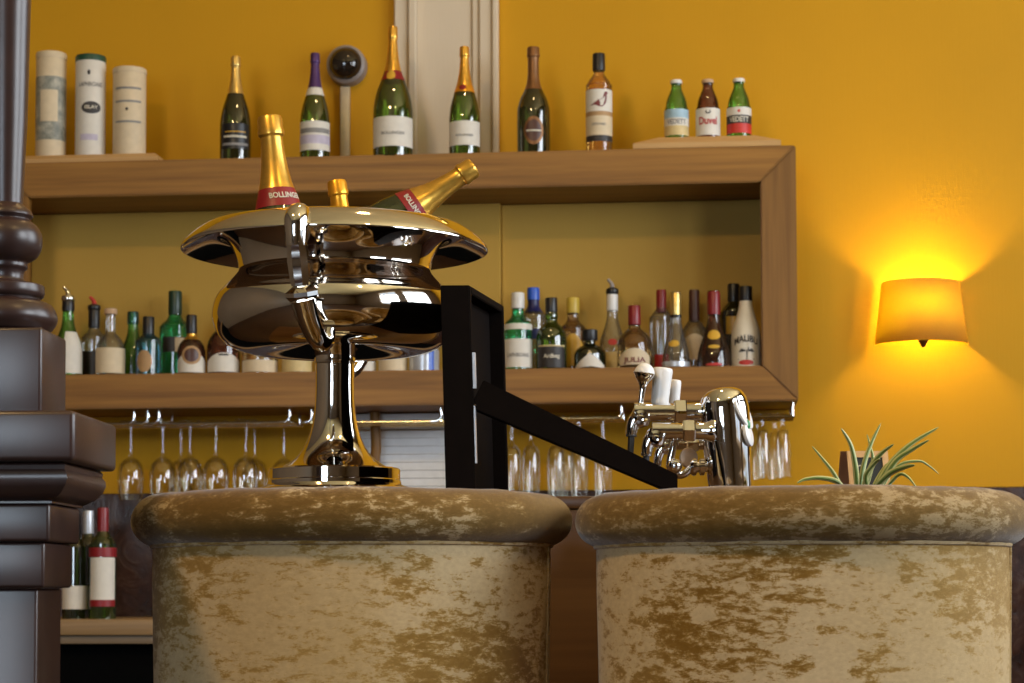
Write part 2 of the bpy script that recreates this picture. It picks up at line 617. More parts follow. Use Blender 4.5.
def window(name, axis, at, h0, h1, z0, z1, nv, nh):
    bm = bmesh.new()
    w = 0.06
    def bar(p0, p1, q0, q1):
        if axis == 'x': add_box(bm, (at, p0, q0), (at + 0.06, p1, q1), 0.006, 1)
        else: add_box(bm, (p0, at, q0), (p1, at + 0.06, q1), 0.006, 1)
    bar(h0, h1, z0, z0 + w); bar(h0, h1, z1 - w, z1)
    bar(h0, h0 + w, z0 + w, z1 - w); bar(h1 - w, h1, z0 + w, z1 - w)
    for k in range(1, nv + 1):
        c = h0 + (h1 - h0) * k / (nv + 1); bar(c - 0.025, c + 0.025, z0 + w, z1 - w)
    for k in range(1, nh + 1):
        c = z0 + (z1 - z0) * k / (nh + 1); bar(h0 + w, h1 - w, c - 0.02, c + 0.02)
    return struct(name, bm, 'white')


window('window_1', 'x', XR + 0.02, WY0, WY1, WZ0, WZ1, 1, 1)
window('window_3', 'x', XR + 0.02, VY0, VY1, WZ0, WZ1, 1, 1)
window('window_2', 'y', YF - 0.08, FX0, FX1, FZ0, FZ1, 1, 1)

zm = P(700, 489, Y_WALL - 0.02).z
struct('trim_1', box((XL, Y_WALL - 0.02, 0.02), (XR, Y_WALL - 0.001, zm), 0.003, 1), 'marble')

# cream pilaster casing above the shelf unit
zt = P(400, 154, Y_CAB).z
x_of = lambda px, py, Y: P(px, py, Y).x
bm = bmesh.new()
yw = Y_WALL - 0.001
for a, b_, t in ((394, 408, 0.030), (408, 416, 0.042), (416, 472, 0.014), (472, 479, 0.022), (479, 492, 0.030), (492, 498, 0.040)):
    add_box(bm, (x_of(a, 80, yw - t), yw - t, zt - 0.3), (x_of(b_, 80, yw - t), yw, ZC - 0.01), 0.004, 1)
struct('trim_2', bm, 'white')

# ------------------------------------------------------------------ shelf unit
cab_xr = P(797, 270, Y_CAB).x
cab_xl = P(-7, 270, Y_CAB).x
z_top = (P(796, 145, Y_CAB).z + P(60, 162, Y_CAB).z) / 2
z_bot = (P(797, 400.5, Y_CAB).z + P(75, 409, Y_CAB).z) / 2
z_it = (P(755, 181.5, Y_CAB).z + P(60, 197.5, Y_CAB).z) / 2
z_ib = (P(755, 366, Y_CAB).z + P(80, 374, Y_CAB).z) / 2
xi_r = P(761, 270, Y_CAB).x
xi_l = P(28.5, 220, Y_CAB).x
unit = thing('shelf_unit', 'long oak wall shelf unit with mitred frame holding the spirit bottles', 'shelf', ((cab_xl + cab_xr) / 2, Y_WALL, z_bot))
FT = 0.03


def frame_piece(name, poly, mat):
    bm = add_prism(bmesh.new(), poly, Y_CAB, Y_CAB + FT)
    bmesh.ops.bevel(bm, geom=bm.edges[:], offset=0.004, segments=2, affect='EDGES')
    return obj(name, bm, mat, unit, world=True)


g = 0.0006
frame_piece('top_rail', [(cab_xl + g, z_top), (cab_xr - g, z_top), (xi_r - g, z_it), (xi_l + g, z_it)], 'oak_x')
frame_piece('bottom_rail', [(xi_l + g, z_ib), (xi_r - g, z_ib), (cab_xr - g, z_bot), (cab_xl + g, z_bot)], 'oak_x')
frame_piece('stile', [(xi_r, z_it), (cab_xr, z_top), (cab_xr, z_bot), (xi_r, z_ib)], 'oak_z')
frame_piece('stile', [(xi_l, z_it), (cab_xl, z_top), (cab_xl, z_bot), (xi_l, z_ib)], 'oak_z')
y0 = Y_CAB + FT + 0.0005
obj('top_board', box((cab_xl, y0, z_it + 0.002), (cab_xr, Y_WALL - 0.002, z_top), 0.002, 1), 'oak_x', unit, world=True)
obj('shelf_board', box((cab_xl, y0, z_bot), (cab_xr, Y_WALL - 0.002, z_ib), 0.002, 1), 'oak_x', unit, world=True)
for xa in (cab_xl, cab_xr - 0.022):
    obj('side_panel', box((xa, y0, z_ib + 0.0005), (xa + 0.022, Y_WALL - 0.002, z_it + 0.0015), 0.001, 1), 'oak_z', unit, world=True)
xs1, xs2 = P(363, 250, 6.26).x, P(500.5, 250, 6.26).x
for xa, xb, t in ((cab_xl + 0.023, xs1, 0.014), (xs1 + 0.001, xs2, 0.042), (xs2 + 0.001, cab_xr - 0.023, 0.014)):
    obj('back_panel', box((xa, Y_WALL - 0.003 - t, z_ib + 0.0005), (xb, Y_WALL - 0.003, z_it + 0.0015), 0.002, 1), 'panel', unit, world=True)

# thin display boards on top
zb1 = z_top


def display_board(label, pl, pr, h, Y0, Y1, tp):
    xa, xb = P(pl, 150, Y0).x, P(pr, 150, Y0).x
    o = thing('display_board', label, 'board', ((xa + xb) / 2, (Y0 + Y1) / 2, zb1))
    bm = bmesh.new()
    lo = [(xa, Y0), (xb, Y0), (xb, Y1), (xa, Y1)]
    hi = [(xa + tp, Y0 + 0.02), (xb - tp, Y0 + 0.02), (xb - tp, Y1), (xa + tp, Y1)]
    A = [bm.verts.new((x, y, zb1 + 0.0005)) for x, y in lo]
    Cc = [bm.verts.new((x, y, zb1 + h * 0.45)) for x, y in lo]
    B = [bm.verts.new((x, y, zb1 + h)) for x, y in hi]
    bm.faces.new(A[::-1]); bm.faces.new(B)
    for L1, L2 in ((A, Cc), (Cc, B)):
        for i in range(4):
            j = (i + 1) % 4
            bm.faces.new((L1[i], L1[j], L2[j], L2[i]))
    bmesh.ops.transform(bm, matrix=Matrix.Translation(-o.location), verts=bm.verts)
    me = obj('display_board', bm, 'board', smooth=False, loc=o.location)
    for k in ('label', 'category'): me[k] = o[k]
    bpy.data.objects.remove(o)
    return me


tube_bd = display_board('low pale wooden board on the shelf unit under the three whisky tins', -4, 158, 0.026, 6.005, 6.2, 0.014)
beer_bd = display_board('pale sloping-edged wooden board raising the three beer bottles', 633, 781, 0.036, 6.003, 6.22, 0.075)


# ------------------------------------------------------------------ bottles
PROF = {
    'champagne': [(0, 0.012), (0.80, 0), (0.95, 0.004), (1, 0.02), (1, 0.30), (0.985, 0.38), (0.93, 0.46), (0.82, 0.54), (0.67, 0.62),
                  (0.53, 0.69), (0.44, 0.76), (0.385, 0.83), (0.36, 0.90), (0.36, 0.985), (0.30, 0.99), (0, 0.99)],
    'slim_champagne': [(0, 0.012), (0.80, 0), (0.95, 0.004), (1, 0.02), (1, 0.30), (0.985, 0.37), (0.93, 0.44), (0.82, 0.51), (0.67, 0.58),
                       (0.51, 0.65), (0.40, 0.72), (0.325, 0.79), (0.285, 0.86), (0.27, 0.90), (0.27, 0.985), (0.22, 0.99), (0, 0.99)],
    'magnum': [(0, 0.012), (0.82, 0), (0.96, 0.004), (1, 0.02), (1, 0.32), (0.98, 0.38), (0.92, 0.44), (0.80, 0.51), (0.62, 0.58),
               (0.44, 0.65), (0.33, 0.72), (0.265, 0.79), (0.225, 0.86), (0.205, 0.90), (0.205, 0.985), (0.17, 0.99), (0, 0.99)],
    'prosecco': [(0, 0.012), (0.80, 0), (0.96, 0.005), (1, 0.02), (1, 0.38), (0.95, 0.45), (0.82, 0.52), (0.62, 0.58),
                 (0.45, 0.64), (0.36, 0.71), (0.33, 0.80), (0.33, 0.985), (0.28, 0.99), (0, 0.99)],
    'bordeaux': [(0, 0.012), (0.85, 0), (0.97, 0.006), (1, 0.025), (1, 0.62), (0.97, 0.66), (0.85, 0.70), (0.60, 0.74),
                 (0.44, 0.78), (0.40, 0.82), (0.385, 0.985), (0.32, 0.99), (0, 0.99)],
    'whisky': [(0, 0.01), (0.88, 0), (0.98, 0.008), (1, 0.03), (1, 0.63), (0.97, 0.67), (0.82, 0.72), (0.60, 0.76), (0.44, 0.79),
               (0.40, 0.83), (0.39, 0.985), (0.3, 0.99), (0, 0.99)],
    'beer': [(0, 0.012), (0.85, 0), (0.97, 0.012), (1, 0.04), (1, 0.46), (0.97, 0.50), (0.90, 0.55), (0.86, 0.60), (0.80, 0.66),
             (0.70, 0.72), (0.55, 0.79), (0.44, 0.85), (0.41, 0.90), (0.41, 0.97), (0.3, 0.975), (0, 0.975)],
    'pear': [(0, 0.01), (0.88, 0), (0.98, 0.01), (1, 0.04), (1, 0.28), (0.97, 0.36), (0.88, 0.44), (0.72, 0.52), (0.55, 0.60),
             (0.44, 0.68), (0.38, 0.78), (0.36, 0.985), (0.3, 0.99), (0, 0.99)],
    'squat': [(0, 0.01), (0.88, 0), (0.97, 0.02), (1, 0.06), (1, 0.36), (0.96, 0.43), (0.84, 0.51), (0.62, 0.58), (0.40, 0.63),
              (0.33, 0.68), (0.32, 0.985), (0.25, 0.99), (0, 0.99)],
    'cylinder': [(0, 0.01), (0.9, 0), (0.98, 0.006), (1, 0.025), (1, 0.55), (0.98, 0.59), (0.85, 0.63), (0.60, 0.67), (0.45, 0.71),
                 (0.41, 0.76), (0.40, 0.985), (0.3, 0.99), (0, 0.99)],
    'bell': [(0, 0.01), (0.92, 0), (1, 0.015), (1, 0.10), (0.95, 0.20), (0.80, 0.32), (0.60, 0.44), (0.44, 0.56), (0.37, 0.66),
             (0.35, 0.985), (0.3, 0.99), (0, 0.99)],
    'onion': [(0, 0.01), (0.85, 0), (0.96, 0.02), (1, 0.07), (1, 0.40), (0.97, 0.48), (0.86, 0.55), (0.64, 0.61), (0.46, 0.65), (0.38, 0.69),
              (0.42, 0.73), (0.41, 0.78), (0.36, 0.84), (0.36, 0.985), (0.3, 0.99), (0, 0.99)],
    'malibu': [(0, 0.01), (0.9, 0), (0.98, 0.01), (1, 0.04), (1, 0.34), (0.94, 0.44), (0.80, 0.54), (0.62, 0.64), (0.50, 0.72),
               (0.43, 0.80), (0.40, 0.985), (0.3, 0.99), (0, 0.99)],
}


def band(prof, z0, z1, off, bulge=None):
    zs = sorted({z0, z1, *[z for r, z in prof if z0 < z < z1]})
    out = [(interp(prof, z) + off, z) for z in zs]
    return out


def bottle(name, label, cat, kind, loc, H, R, glass_m, group=None, rot=None, cap=None, foil=None, labels=(), texts=(), neck=None, pourer=None, az=0.0):
    """cap=(mat, z0 fraction, extra radius); foil=(mat, z0 fraction); labels=(mat, z0, z1, half-arc, shape, az)"""
    t = thing(name, label, cat, loc, 0, group)
    if rot is not None:
        t.rotation_euler = rot
    else:
        d = EYE - Vector(loc)
        t.rotation_euler = (0, 0, math.atan2(d.y, d.x) + PI / 2 + az)
    pr = [(r * R, z * H) for r, z in PROF[kind]]
    full = smooth_prof(pr, 3)
    obj('glass_body', lathe(full, 36), glass_m, t)
    z = [p for p in pr if p[1] > 0.013 * H or p[0] > 0.85 * R]
    side = full[6:-5]
    rn = pr[-3][0]
    if foil:
        fm, z0 = foil
        fp = band(side, z0 * H, 0.90 * H, 0.0006)
        fp += [(rn * 1.07, 0.905 * H), (rn * 1.22, 0.912 * H), (rn * 1.24, 0.93 * H), (rn * 1.16, 0.945 * H), (rn * 1.17, 0.985 * H),
               (rn * 1.05, 1.0 * H), (rn * 0.6, 1.006 * H), (0, 1.008 * H)]
        obj('foil', lathe(fp, 28), fm, t)
    if cap:
        cm, z0, ex = cap
        e = 1 + ex
        cp = [(rn * 1.0 + 0.0003, z0 * H), (rn * e, z0 * H), (rn * e * 1.02, (z0 + 0.01) * H), (rn * e, 0.985 * H), (rn * e * 0.93, 1.0 * H), (0, 1.0 * H)]
        obj('cap', lathe(cp, 28), cm, t)
    if pourer:
        pm, pm2 = pourer
        bm = lathe([(rn * 0.7, 0.95 * H), (rn * 1.25, 0.985 * H), (rn * 1.35, 1.02 * H), (rn * 1.2, 1.05 * H), (rn * 0.5, 1.07 * H), (0, 1.07 * H)], 24)
        s = obj('stopper', bm, pm, t)
        sp = smooth_path([(0, 0, 1.06 * H), (-0.1 * rn, 0, 1.11 * H), (-0.9 * rn, 0, 1.17 * H)], 5)
        obj('spout', tube(sp, [rn * 0.55 * (1 - 0.5 * i / (len(sp) - 1)) for i in range(len(sp))], 12), pm2, t)
    made = []
    for L in labels:
        mt, z0, z1, ha = L[:4]
        sh = L[4] if len(L) > 4 else None
        a0 = L[5] if len(L) > 5 else 0.0
        off = L[6] if len(L) > 6 else 0.0006
        made.append((z0, z1, obj('paper_label' if z1 < 0.62 else 'neck_label', wrap_patch(side, z0 * H, z1 * H, a0 - ha, a0 + ha, off, sh), mt, t)))
    for T in texts:
        mt, s, zz, hh = T[:4]
        w = T[4] if len(T) > 4 else None
        arch = T[5] if len(T) > 5 else 0
        own = [m_ for a_, b_, m_ in made if a_ <= zz <= b_]
        obj('lettering', wrap_text(side, s, zz * H, width=(w * R if w else None), height=hh * H, off=0.0016, arch=arch), mt, own[-1] if own else t)
    return t


def on_shelf(px, ytop, wpx, Y, zbase):
    b_ = P(px, (ytop + 150) / 2 if ytop < 170 else 340, Y)
    d = (b_ - EYE).dot(fw)
    b_.z = zbase
    top = P(px, ytop, Y).z
    return Vector((b_.x, Y, zbase)), top - zbase, wpx / 2 * d / F_PX


ZT = z_top + 0.0005
G1 = 'bottles standing along the top of the shelf unit'
def top_b(name, label, kind, px, yt, w, gm, Y=6.06, zb=None, cat='bottle', group=G1, **k):
    loc, H, R = on_shelf(px, yt, w, Y, ZT if zb is None else zb)
    return bottle(name, label, cat, kind, loc, H, R, gm, group, **k)


top_b('champagne_bottle', 'dark champagne bottle with pale gold neck foil, right of the whisky tins', 'slim_champagne', 235.5, 57, 31, 'g_dark', foil=('gold2', 0.64),
      labels=[('blackcap', 0.10, 0.34, 1.0), ('inkpale', 0.205, 0.225, 0.8, None, 0, 0.001), ('goldlab', 0.255, 0.265, 0.7, None, 0, 0.001), ('inkgrey', 0.13, 0.155, 0.9, None, 0, 0.001)])
top_b('sparkling_wine_bottle', 'green sparkling wine bottle with purple neck foil and lilac label, beside the round wall camera', 'slim_champagne', 315, 53.5, 30, 'g_green',
      foil=('purple', 0.66), labels=[('paper', 0.07, 0.34, 1.35), ('lilac', 0.13, 0.21, 1.33, None, 0, 0.0009), ('inkgrey', 0.23, 0.275, 1.2, None, 0, 0.0009), ('paper', 0.595, 0.67, 1.5)])
top_b('champagne_bottle', 'largest champagne bottle of the top row, gold neck foil and big white label', 'magnum', 393, 27, 40, 'g_green', foil=('gold', 0.60),
      labels=[('paper', 0.065, 0.29, 1.35), ('red', 0.585, 0.655, 3.1, None, 0, 0.0010), ('goldlab', 0.58, 0.655, 0.42, oval, -0.2, 0.0016)],
      texts=[('inkgrey', 'BOLLINGER', 0.165, 0.022, 1.25)])
top_b('champagne_bottle', 'green champagne bottle with gold neck foil standing before the cream casing', 'slim_champagne', 464.5, 47, 31, 'g_green', foil=('gold', 0.60),
      labels=[('paper', 0.08, 0.30, 1.35), ('orange', 0.575, 0.64, 3.1, None, 0, 0.0010), ('red', 0.59, 0.64, 0.4, oval, -0.2, 0.0016)],
      texts=[('inkgrey', 'BOLLINGER', 0.17, 0.02, 1.2)])
top_b('prosecco_bottle', 'wide-shouldered dark sparkling wine bottle with bronze neck foil and oval badge', 'prosecco', 533.5, 47.5, 33, 'g_dark', foil=('bronze', 0.60),
      labels=[('bronze', 0.07, 0.33, 0.62, oval), ('browncap', 0.10, 0.30, 0.48, oval, 0, 0.0010), ('inkpale', 0.19, 0.205, 0.46, None, 0, 0.0014)])
wb = top_b('whisky_bottle', 'amber whisky bottle with black cap and bird picture on its label', 'whisky', 599, 54, 26.5, 'g_amber', cap=('blackcap', 0.83, 0.25),
           labels=[('paper', 0.40, 0.62, 1.4), ('tan', 0.355, 0.40, 1.4), ('cream', 0.16, 0.355, 1.4), ('dkpaper', 0.10, 0.16, 1.4)],
           texts=[('inkgrey', 'SCOTCH WHISKY', 0.27, 0.025, 1.1)])
# the bird on its label
R_ = 26.5 / 2 * 6.06 / F_PX
Hb = P(599, 54, 6.06).z - ZT
pts = [(-0.95, -0.35), (-0.5, -0.30), (-0.25, -0.42), (0.05, -0.45), (0.30, -0.25), (0.42, 0.10), (0.42, 0.45), (0.55, 0.52), (0.45, 0.62),
       (0.32, 0.66), (0.25, 0.50), (0.22, 0.25), (0.0, 0.08), (-0.35, -0.02), (-0.65, -0.20)]
bm = bmesh.new()
vs = []
for x, z in pts:
    a = -PI / 2 + x * 0.95 + 0.2
    vs.append(bm.verts.new(((R_ + 0.0018) * math.cos(a), (R_ + 0.0018) * math.sin(a), 0.505 * Hb + z * 0.14 * Hb)))
bm.faces.new(vs)
bmesh.ops.triangulate(bm, faces=bm.faces[:])
obj('bird_emblem', bm, 'maroon', wb)

ZBB = z_top + 0.0365
GB = 'small beer bottles on the raised board'
top_b('beer_bottle', 'small green beer bottle with pale blue and sand label, leftmost on the raised board', 'beer', 676.5, 80.5, 24.5, 'g_mid', 6.07, ZBB, group=GB, cap=('whitecap', 0.94, 0.18),
      labels=[('sky', 0.34, 0.485, 1.4), ('paper', 0.21, 0.34, 1.4), ('sand', 0.05, 0.21, 1.4)], texts=[('inkgrey', 'VEDETT', 0.275, 0.085, 1.7)])
top_b('beer_bottle', 'small brown beer bottle with white label and red lettering, middle of the raised board', 'beer', 708, 80, 24.5, 'g_brown', 6.07, ZBB, group=GB, cap=('cork', 0.94, 0.18),
      labels=[('paper', 0.04, 0.49, 1.4), ('dkpaper', 0.39, 0.46, 0.22, oval, 0.0, 0.001), ('paper', 0.41, 0.46, 0.12, oval, 0.0, 0.0014)], texts=[('inkred', 'Duvel', 0.28, 0.13, 1.6)])
top_b('beer_bottle', 'small green beer bottle with white, black and red label, rightmost on the raised board', 'beer', 739, 79, 25, 'g_mid', 6.07, ZBB, group=GB, cap=('whitecap', 0.94, 0.18),
      labels=[('paper', 0.36, 0.49, 1.4), ('dkpaper', 0.22, 0.36, 1.4), ('redlab', 0.06, 0.22, 1.4), ('redlab', 0.40, 0.45, 0.12, oval, 0, 0.001)], texts=[('inkpale', 'VEDETT', 0.29, 0.09, 1.7)])

# whisky tins
ZTB = z_top + 0.0265
def tin(label, px, yt, w, mat, lid, extra):
    loc, H, R = on_shelf(px, yt, w, 6.08, ZTB)
    d = EYE - loc
    t = thing('whisky_tin', label, 'tin', loc, math.atan2(d.y, d.x) + PI / 2, 'whisky tins at the left end of the shelf unit')
    pr = [(R, 0), (R, H)]
    obj('tin_body', lathe([(0, 0), (R * 0.97, 0), (R, 0.003), (R, H * 0.94), (R * 0.985, H * 0.945), (0, H * 0.945)], 40), mat, t)
    obj('lid', lathe([(R * 0.9, H * 0.94), (R * 1.03, H * 0.94), (R * 1.03, H * 0.985), (R * 0.99, H), (0, H)], 40), lid, t)
    extra(t, pr, H, R)


def ex1(t, pr, H, R):
    obj('printed_wrap', wrap_patch(pr, 0.16 * H, 0.76 * H, -3.1, 3.1, 0.0006, None, 4, 40), 'tubegrey', t)
    obj('paper_label', wrap_patch(pr, 0.33 * H, 0.63 * H, -0.75, 0.45, 0.0014), 'cream', t)
def ex2(t, pr, H, R):
    obj('lettering', wrap_text(pr, 'LAPHROAIG', 0.70 * H, width=1.7 * R, height=0.045 * H, off=0.001), 'inkgrey', t)
    obj('oval_badge', wrap_patch(pr, 0.41 * H, 0.53 * H, -0.62, 0.72, 0.0008, oval), 'ink', t)
    obj('lettering', wrap_text(pr, 'ISLAY', 0.475 * H, width=0.9 * R, height=0.035 * H, off=0.0014, az=0.05), 'inkpale', t)
    obj('crest', wrap_patch(pr, 0.79 * H, 0.84 * H, -0.22, -0.02, 0.0008, oval), 'ink', t)
    obj('printed_line', wrap_patch(pr, 0.15 * H, 0.21 * H, -0.7, 0.5, 0.0008), 'lilac', t)
def ex3(t, pr, H, R):
    for z in (0.75, 0.60, 0.37):
        obj('printed_line', wrap_patch(pr, (z - 0.012) * H, (z + 0.012) * H, -0.95, 0.75, 0.0008), 'inkgrey', t)
    obj('crest', wrap_patch(pr, 0.49 * H, 0.53 * H, -0.25, -0.08, 0.0008, oval), 'ink', t)
tin('tall grey and cream printed whisky tin nearest the dark column', 51, 54, 30, 'cream', 'cream', ex1)
tin('white whisky tin with dark green lid, middle of the three', 90.5, 57, 30, 'paper', plain('green_lid', (0.015, 0.07, 0.04), 0.4), ex2)
tin('shorter plain cream whisky tin, rightmost of the three', 129.5, 69.5, 33, 'cream', 'cream', ex3)

# inside the unit -------------------------------------------------------
ZS = z_ib + 0.0005
G2 = 'spirit bottles inside the shelf unit'
YFr, YBk = 6.085, 6.20
def in_b(name, label, kind, px, yt, w, gm, Y=YFr, cat='bottle', **k):
    loc, H, R = on_shelf(px, yt, w, Y, ZS)
    return bottle(name, label, cat, kind, loc, H, R, gm, G2, **k)


in_b('spirit_bottle', 'green bottle with metal pourer and tall white label, nearest the dark column', 'pear', 68, 300, 30, 'g_mid', cap=('blackcap', 0.86, 0.15), pourer=('chrome', 'chrome'),
     labels=[('paper', 0.04, 0.58, 0.75, None, 0.45)])
in_b('spirit_bottle', 'clear bottle with red pourer spout and dark label behind the cream-labelled bottle', 'cylinder', 94, 309, 25, 'g_clear', YBk, cap=('blackcap', 0.74, 0.15), pourer=('blackcap', 'crimson'),
     labels=[('dkpaper', 0.04, 0.40, 1.4)])
in_b('spirit_bottle', 'squat clear bottle with cork top and wide cream label', 'squat', 110.5, 309, 29.5, 'g_clear', cap=('cork', 0.92, 0.35),
     labels=[('cream', 0.04, 0.41, 1.35)], texts=[('tan', 'CALVADOS', 0.24, 0.04, 1.5)][:0])
in_b('spirit_bottle', 'yellow-green bottle with teal cap behind the small dark-capped one', 'pear', 133, 312, 27, 'g_mid', YBk, cap=('g_teal', 0.82, 0.2))
in_b('spirit_bottle', 'small dark green bottle with black cap and tan oval label', 'cylinder', 148.5, 317, 26, 'g_teal', cap=('blackcap', 0.66, 0.12), labels=[('tan', 0.05, 0.42, 0.62, oval, -0.35)])
in_b('spirit_bottle', 'tall bright green bottle with dark green cap', 'cylinder', 175, 291.5, 31, 'g_bright', YBk, cap=(plain('dark_green_cap', (0.01, 0.035, 0.02), 0.35), 0.74, 0.1),
     labels=[('dkpaper', 0.30, 0.47, 0.9), ('cream', 0.30, 0.46, 0.35, None, 0.35, 0.001)])
in_b('liqueur_bottle', 'brown liqueur bottle with black cap and round white label', 'squat', 191.5, 315.5, 28.5, 'g_brown', Y=6.07, cap=('blackcap', 0.70, 0.2),
     labels=[('paper', 0.03, 0.36, 1.25, arched), ('tan', 0.16, 0.47, 0.70, oval, 0.0, 0.001), ('browncap', 0.20, 0.43, 0.5, oval, 0, 0.0014), ('gold', 0.585, 0.69, 1.5)])
in_b('liqueur_bottle', 'round-shouldered amber bottle with white label and pink writing, left of the silver cooler', 'squat', 223.5, 303, 33, 'g_brown', cap=('whitecap', 0.62, 0.3),
     labels=[('paper', 0.03, 0.29, 1.2, arched), ('ink', 0.25, 0.275, 0.30, None, 0, 0.001)], texts=[('inkred', 'DISARONNO', 0.12, 0.05, 1.45)][:0])
in_b('spirit_bottle', 'amber bottle with cream label and printed brand line, partly behind the silver cooler', 'whisky', 260, 296, 36, 'g_honey', cap=('goldlab', 0.85, 0.2),
     labels=[('cream', 0.02, 0.17, 1.3)], texts=[('ink', "MARTELL", 0.085, 0.05, 1.5)][:0])
in_b('spirit_bottle', 'bottle with pale yellow label directly left of the cooler stem', 'whisky', 297, 296, 30, 'g_honey', cap=('yellowcap', 0.85, 0.2), labels=[('sand', 0.02, 0.22, 1.35)])
in_b('spirit_bottle', 'clear bottle with pinkish label directly right of the cooler stem', 'whisky', 363, 300, 26, 'g_clear', cap=('redcap', 0.85, 0.2), labels=[('paper', 0.02, 0.15, 1.35)])
in_b('spirit_bottle', 'bottle with plain cream label right of the cooler stem', 'whisky', 393, 298, 29, 'g_honey', cap=('blackcap', 0.85, 0.2), labels=[('cream', 0.02, 0.2, 1.35)])
in_b('spirit_bottle', 'bottle with silver and blue label just left of the black frame', 'cylinder', 424, 300, 30, 'g_clear', cap=('bluecap', 0.8, 0.2), labels=[('silverlab', 0.02, 0.3, 1.4), ('bluecap', 0.02, 0.3, 0.2, None, 0.5, 0.001)])
# right half
in_b('whisky_bottle', 'green whisky bottle with white cap and large white label right of the black frame', 'cylinder', 518, 293, 28.5, 'g_bright', cap=('whitecap', 0.80, 0.15),
     labels=[('paper', 0.04, 0.40, 1.35), ('paper', 0.52, 0.60, 1.6)], texts=[('inkgrey', 'LAPHROAIG', 0.195, 0.05, 1.65)])
in_b('gin_bottle', 'clear bottle with bright blue cap behind the green whisky bottle', 'bordeaux', 533.5, 288, 26, 'g_clear', 6.21, cap=('bluecap', 0.86, 0.25),
     labels=[('navy', 0.72, 0.86, 3.1, None, 0, 0.002), ('navy', 0.40, 0.52, 0.9)])
in_b('whisky_bottle', 'dark green bulb-necked bottle with black label and black capsule', 'onion', 551.5, 298, 31, 'g_green', cap=('blackcap', 0.80, 0.1),
     labels=[('dkpaper', 0.03, 0.32, 1.0), ('sand', 0.315, 0.335, 1.0)], texts=[('inkpale', 'Ardbeg', 0.18, 0.075, 1.1)])
in_b('tequila_bottle', 'yellow-capped bottle of honey-coloured spirit with orange label', 'cylinder', 573, 298, 27, 'g_honey', 6.21, cap=('yellowcap', 0.80, 0.2), labels=[('goldlab', 0.10, 0.52, 0.9, arched)])
in_b('liqueur_bottle', 'low black bottle with white cone-shaped label', 'squat', 590, 330, 32, 'g_dark', cap=('blackcap', 0.74, 0.5), labels=[('paper', 0.02, 0.40, 1.1, peak)])
in_b('rum_bottle', 'clear bottle with tall black pourer above a white collar', 'pear', 612.5, 293, 27, 'g_clear', 6.20, cap=('plastic', 0.78, 0.15), pourer=('blackcap', 'greyplastic'),
     labels=[('crimson', 0.34, 0.42, 0.35, oval, 0), ('sand', 0.06, 0.26, 0.9)])
in_b('tequila_bottle', 'round squat bottle of golden spirit with red cap and arched cream label', 'squat', 634.5, 306, 35, 'g_honey', 6.075, cap=('redcap', 0.70, 0.12),
     labels=[('cream', 0.02, 0.31, 1.0, arched)], texts=[('maroon', 'JULIA', 0.115, 0.105, 1.35)])
in_b('spirit_bottle', 'clear bottle with tall red capsule behind the golden squat one', 'bordeaux', 661.5, 290, 24, 'g_clear', 6.21, cap=('redcap', 0.73, 0.1), labels=[('crimson', 0.05, 0.22, 0.6)])
in_b('pear_spirit_bottle', 'clear cone-shaped bottle with pale gold capsule and small gold seal', 'bell', 676, 293, 28, 'g_clear', cap=('gold2', 0.70, 0.1),
     labels=[('goldlab', 0.28, 0.37, 0.5, oval, -0.2), ('silverlab', 0.015, 0.09, 1.4), ('blackcap', 0.685, 0.71, 3.1, None, 0, 0.002)])
in_b('spirit_bottle', 'clear round bottle with dark brown capsule and round cream label', 'squat', 694.5, 290.5, 30, 'g_clear', 6.20, cap=('browncap', 0.62, 0.12), labels=[('cream', 0.14, 0.46, 0.85, oval)])
in_b('brandy_bottle', 'dark brown brandy bottle with red capsule and gold medal label', 'bell', 714, 292, 34, 'g_brown', Y=6.07, cap=('redcap', 0.70, 0.1),
     labels=[('goldlab', 0.36, 0.49, 0.62, oval), ('crimson', 0.01, 0.05, 0.5, oval), ('goldlab', 0.24, 0.29, 0.4, oval)])
in_b('rum_bottle', 'black bottle with gold label standing behind the white lacquered one', 'whisky', 734, 284, 27, 'g_dark', 6.21, cap=('blackcap', 0.80, 0.15), labels=[('goldlab', 0.42, 0.62, 0.6)])
ml = in_b('rum_bottle', 'white lacquered bottle with black cap and palm tree picture at the right end', 'malibu', 746, 286.5, 30, 'malibu', 6.075, cap=('blackcap', 0.82, 0.1),
          labels=[('crimson', 0.02, 0.085, 0.5, oval)], texts=[('ink', 'MALIBU', 0.345, 0.085, 1.7, 8)])
loc, Hm, Rm = on_shelf(746, 286.5, 30, 6.075, ZS)
bm = bmesh.new()
side = smooth_prof([(r * Rm, z * Hm) for r, z in PROF['malibu']], 3)[6:-5]
def bend(poly):
    vs = []
    for x, z in poly:
        r = interp(side, z * Hm) + 0.0016
        a = -PI / 2 + x
        vs.append(bm.verts.new((r * math.cos(a), r * math.sin(a), z * Hm)))
    bm.faces.new(vs)
for k in range(6):
    a = PI * (0.02 + 0.19 * k)
    c, s = math.cos(a), math.sin(a)
    bend([(0.05, 0.19), (0.05 + 0.42 * c - 0.05 * s, 0.19 + 0.035 * s + 0.012), (0.05 + 0.55 * c, 0.185 + 0.05 * s - 0.008), (0.05 + 0.3 * c, 0.178 + 0.03 * s)])
bend([(0.02, 0.08), (0.08, 0.08), (0.09, 0.19), (0.03, 0.19)])
bend([(-0.55, 0.085), (0.55, 0.085), (0.55, 0.095), (-0.55, 0.095)])
obj('palm_emblem', bm, 'ink', ml)

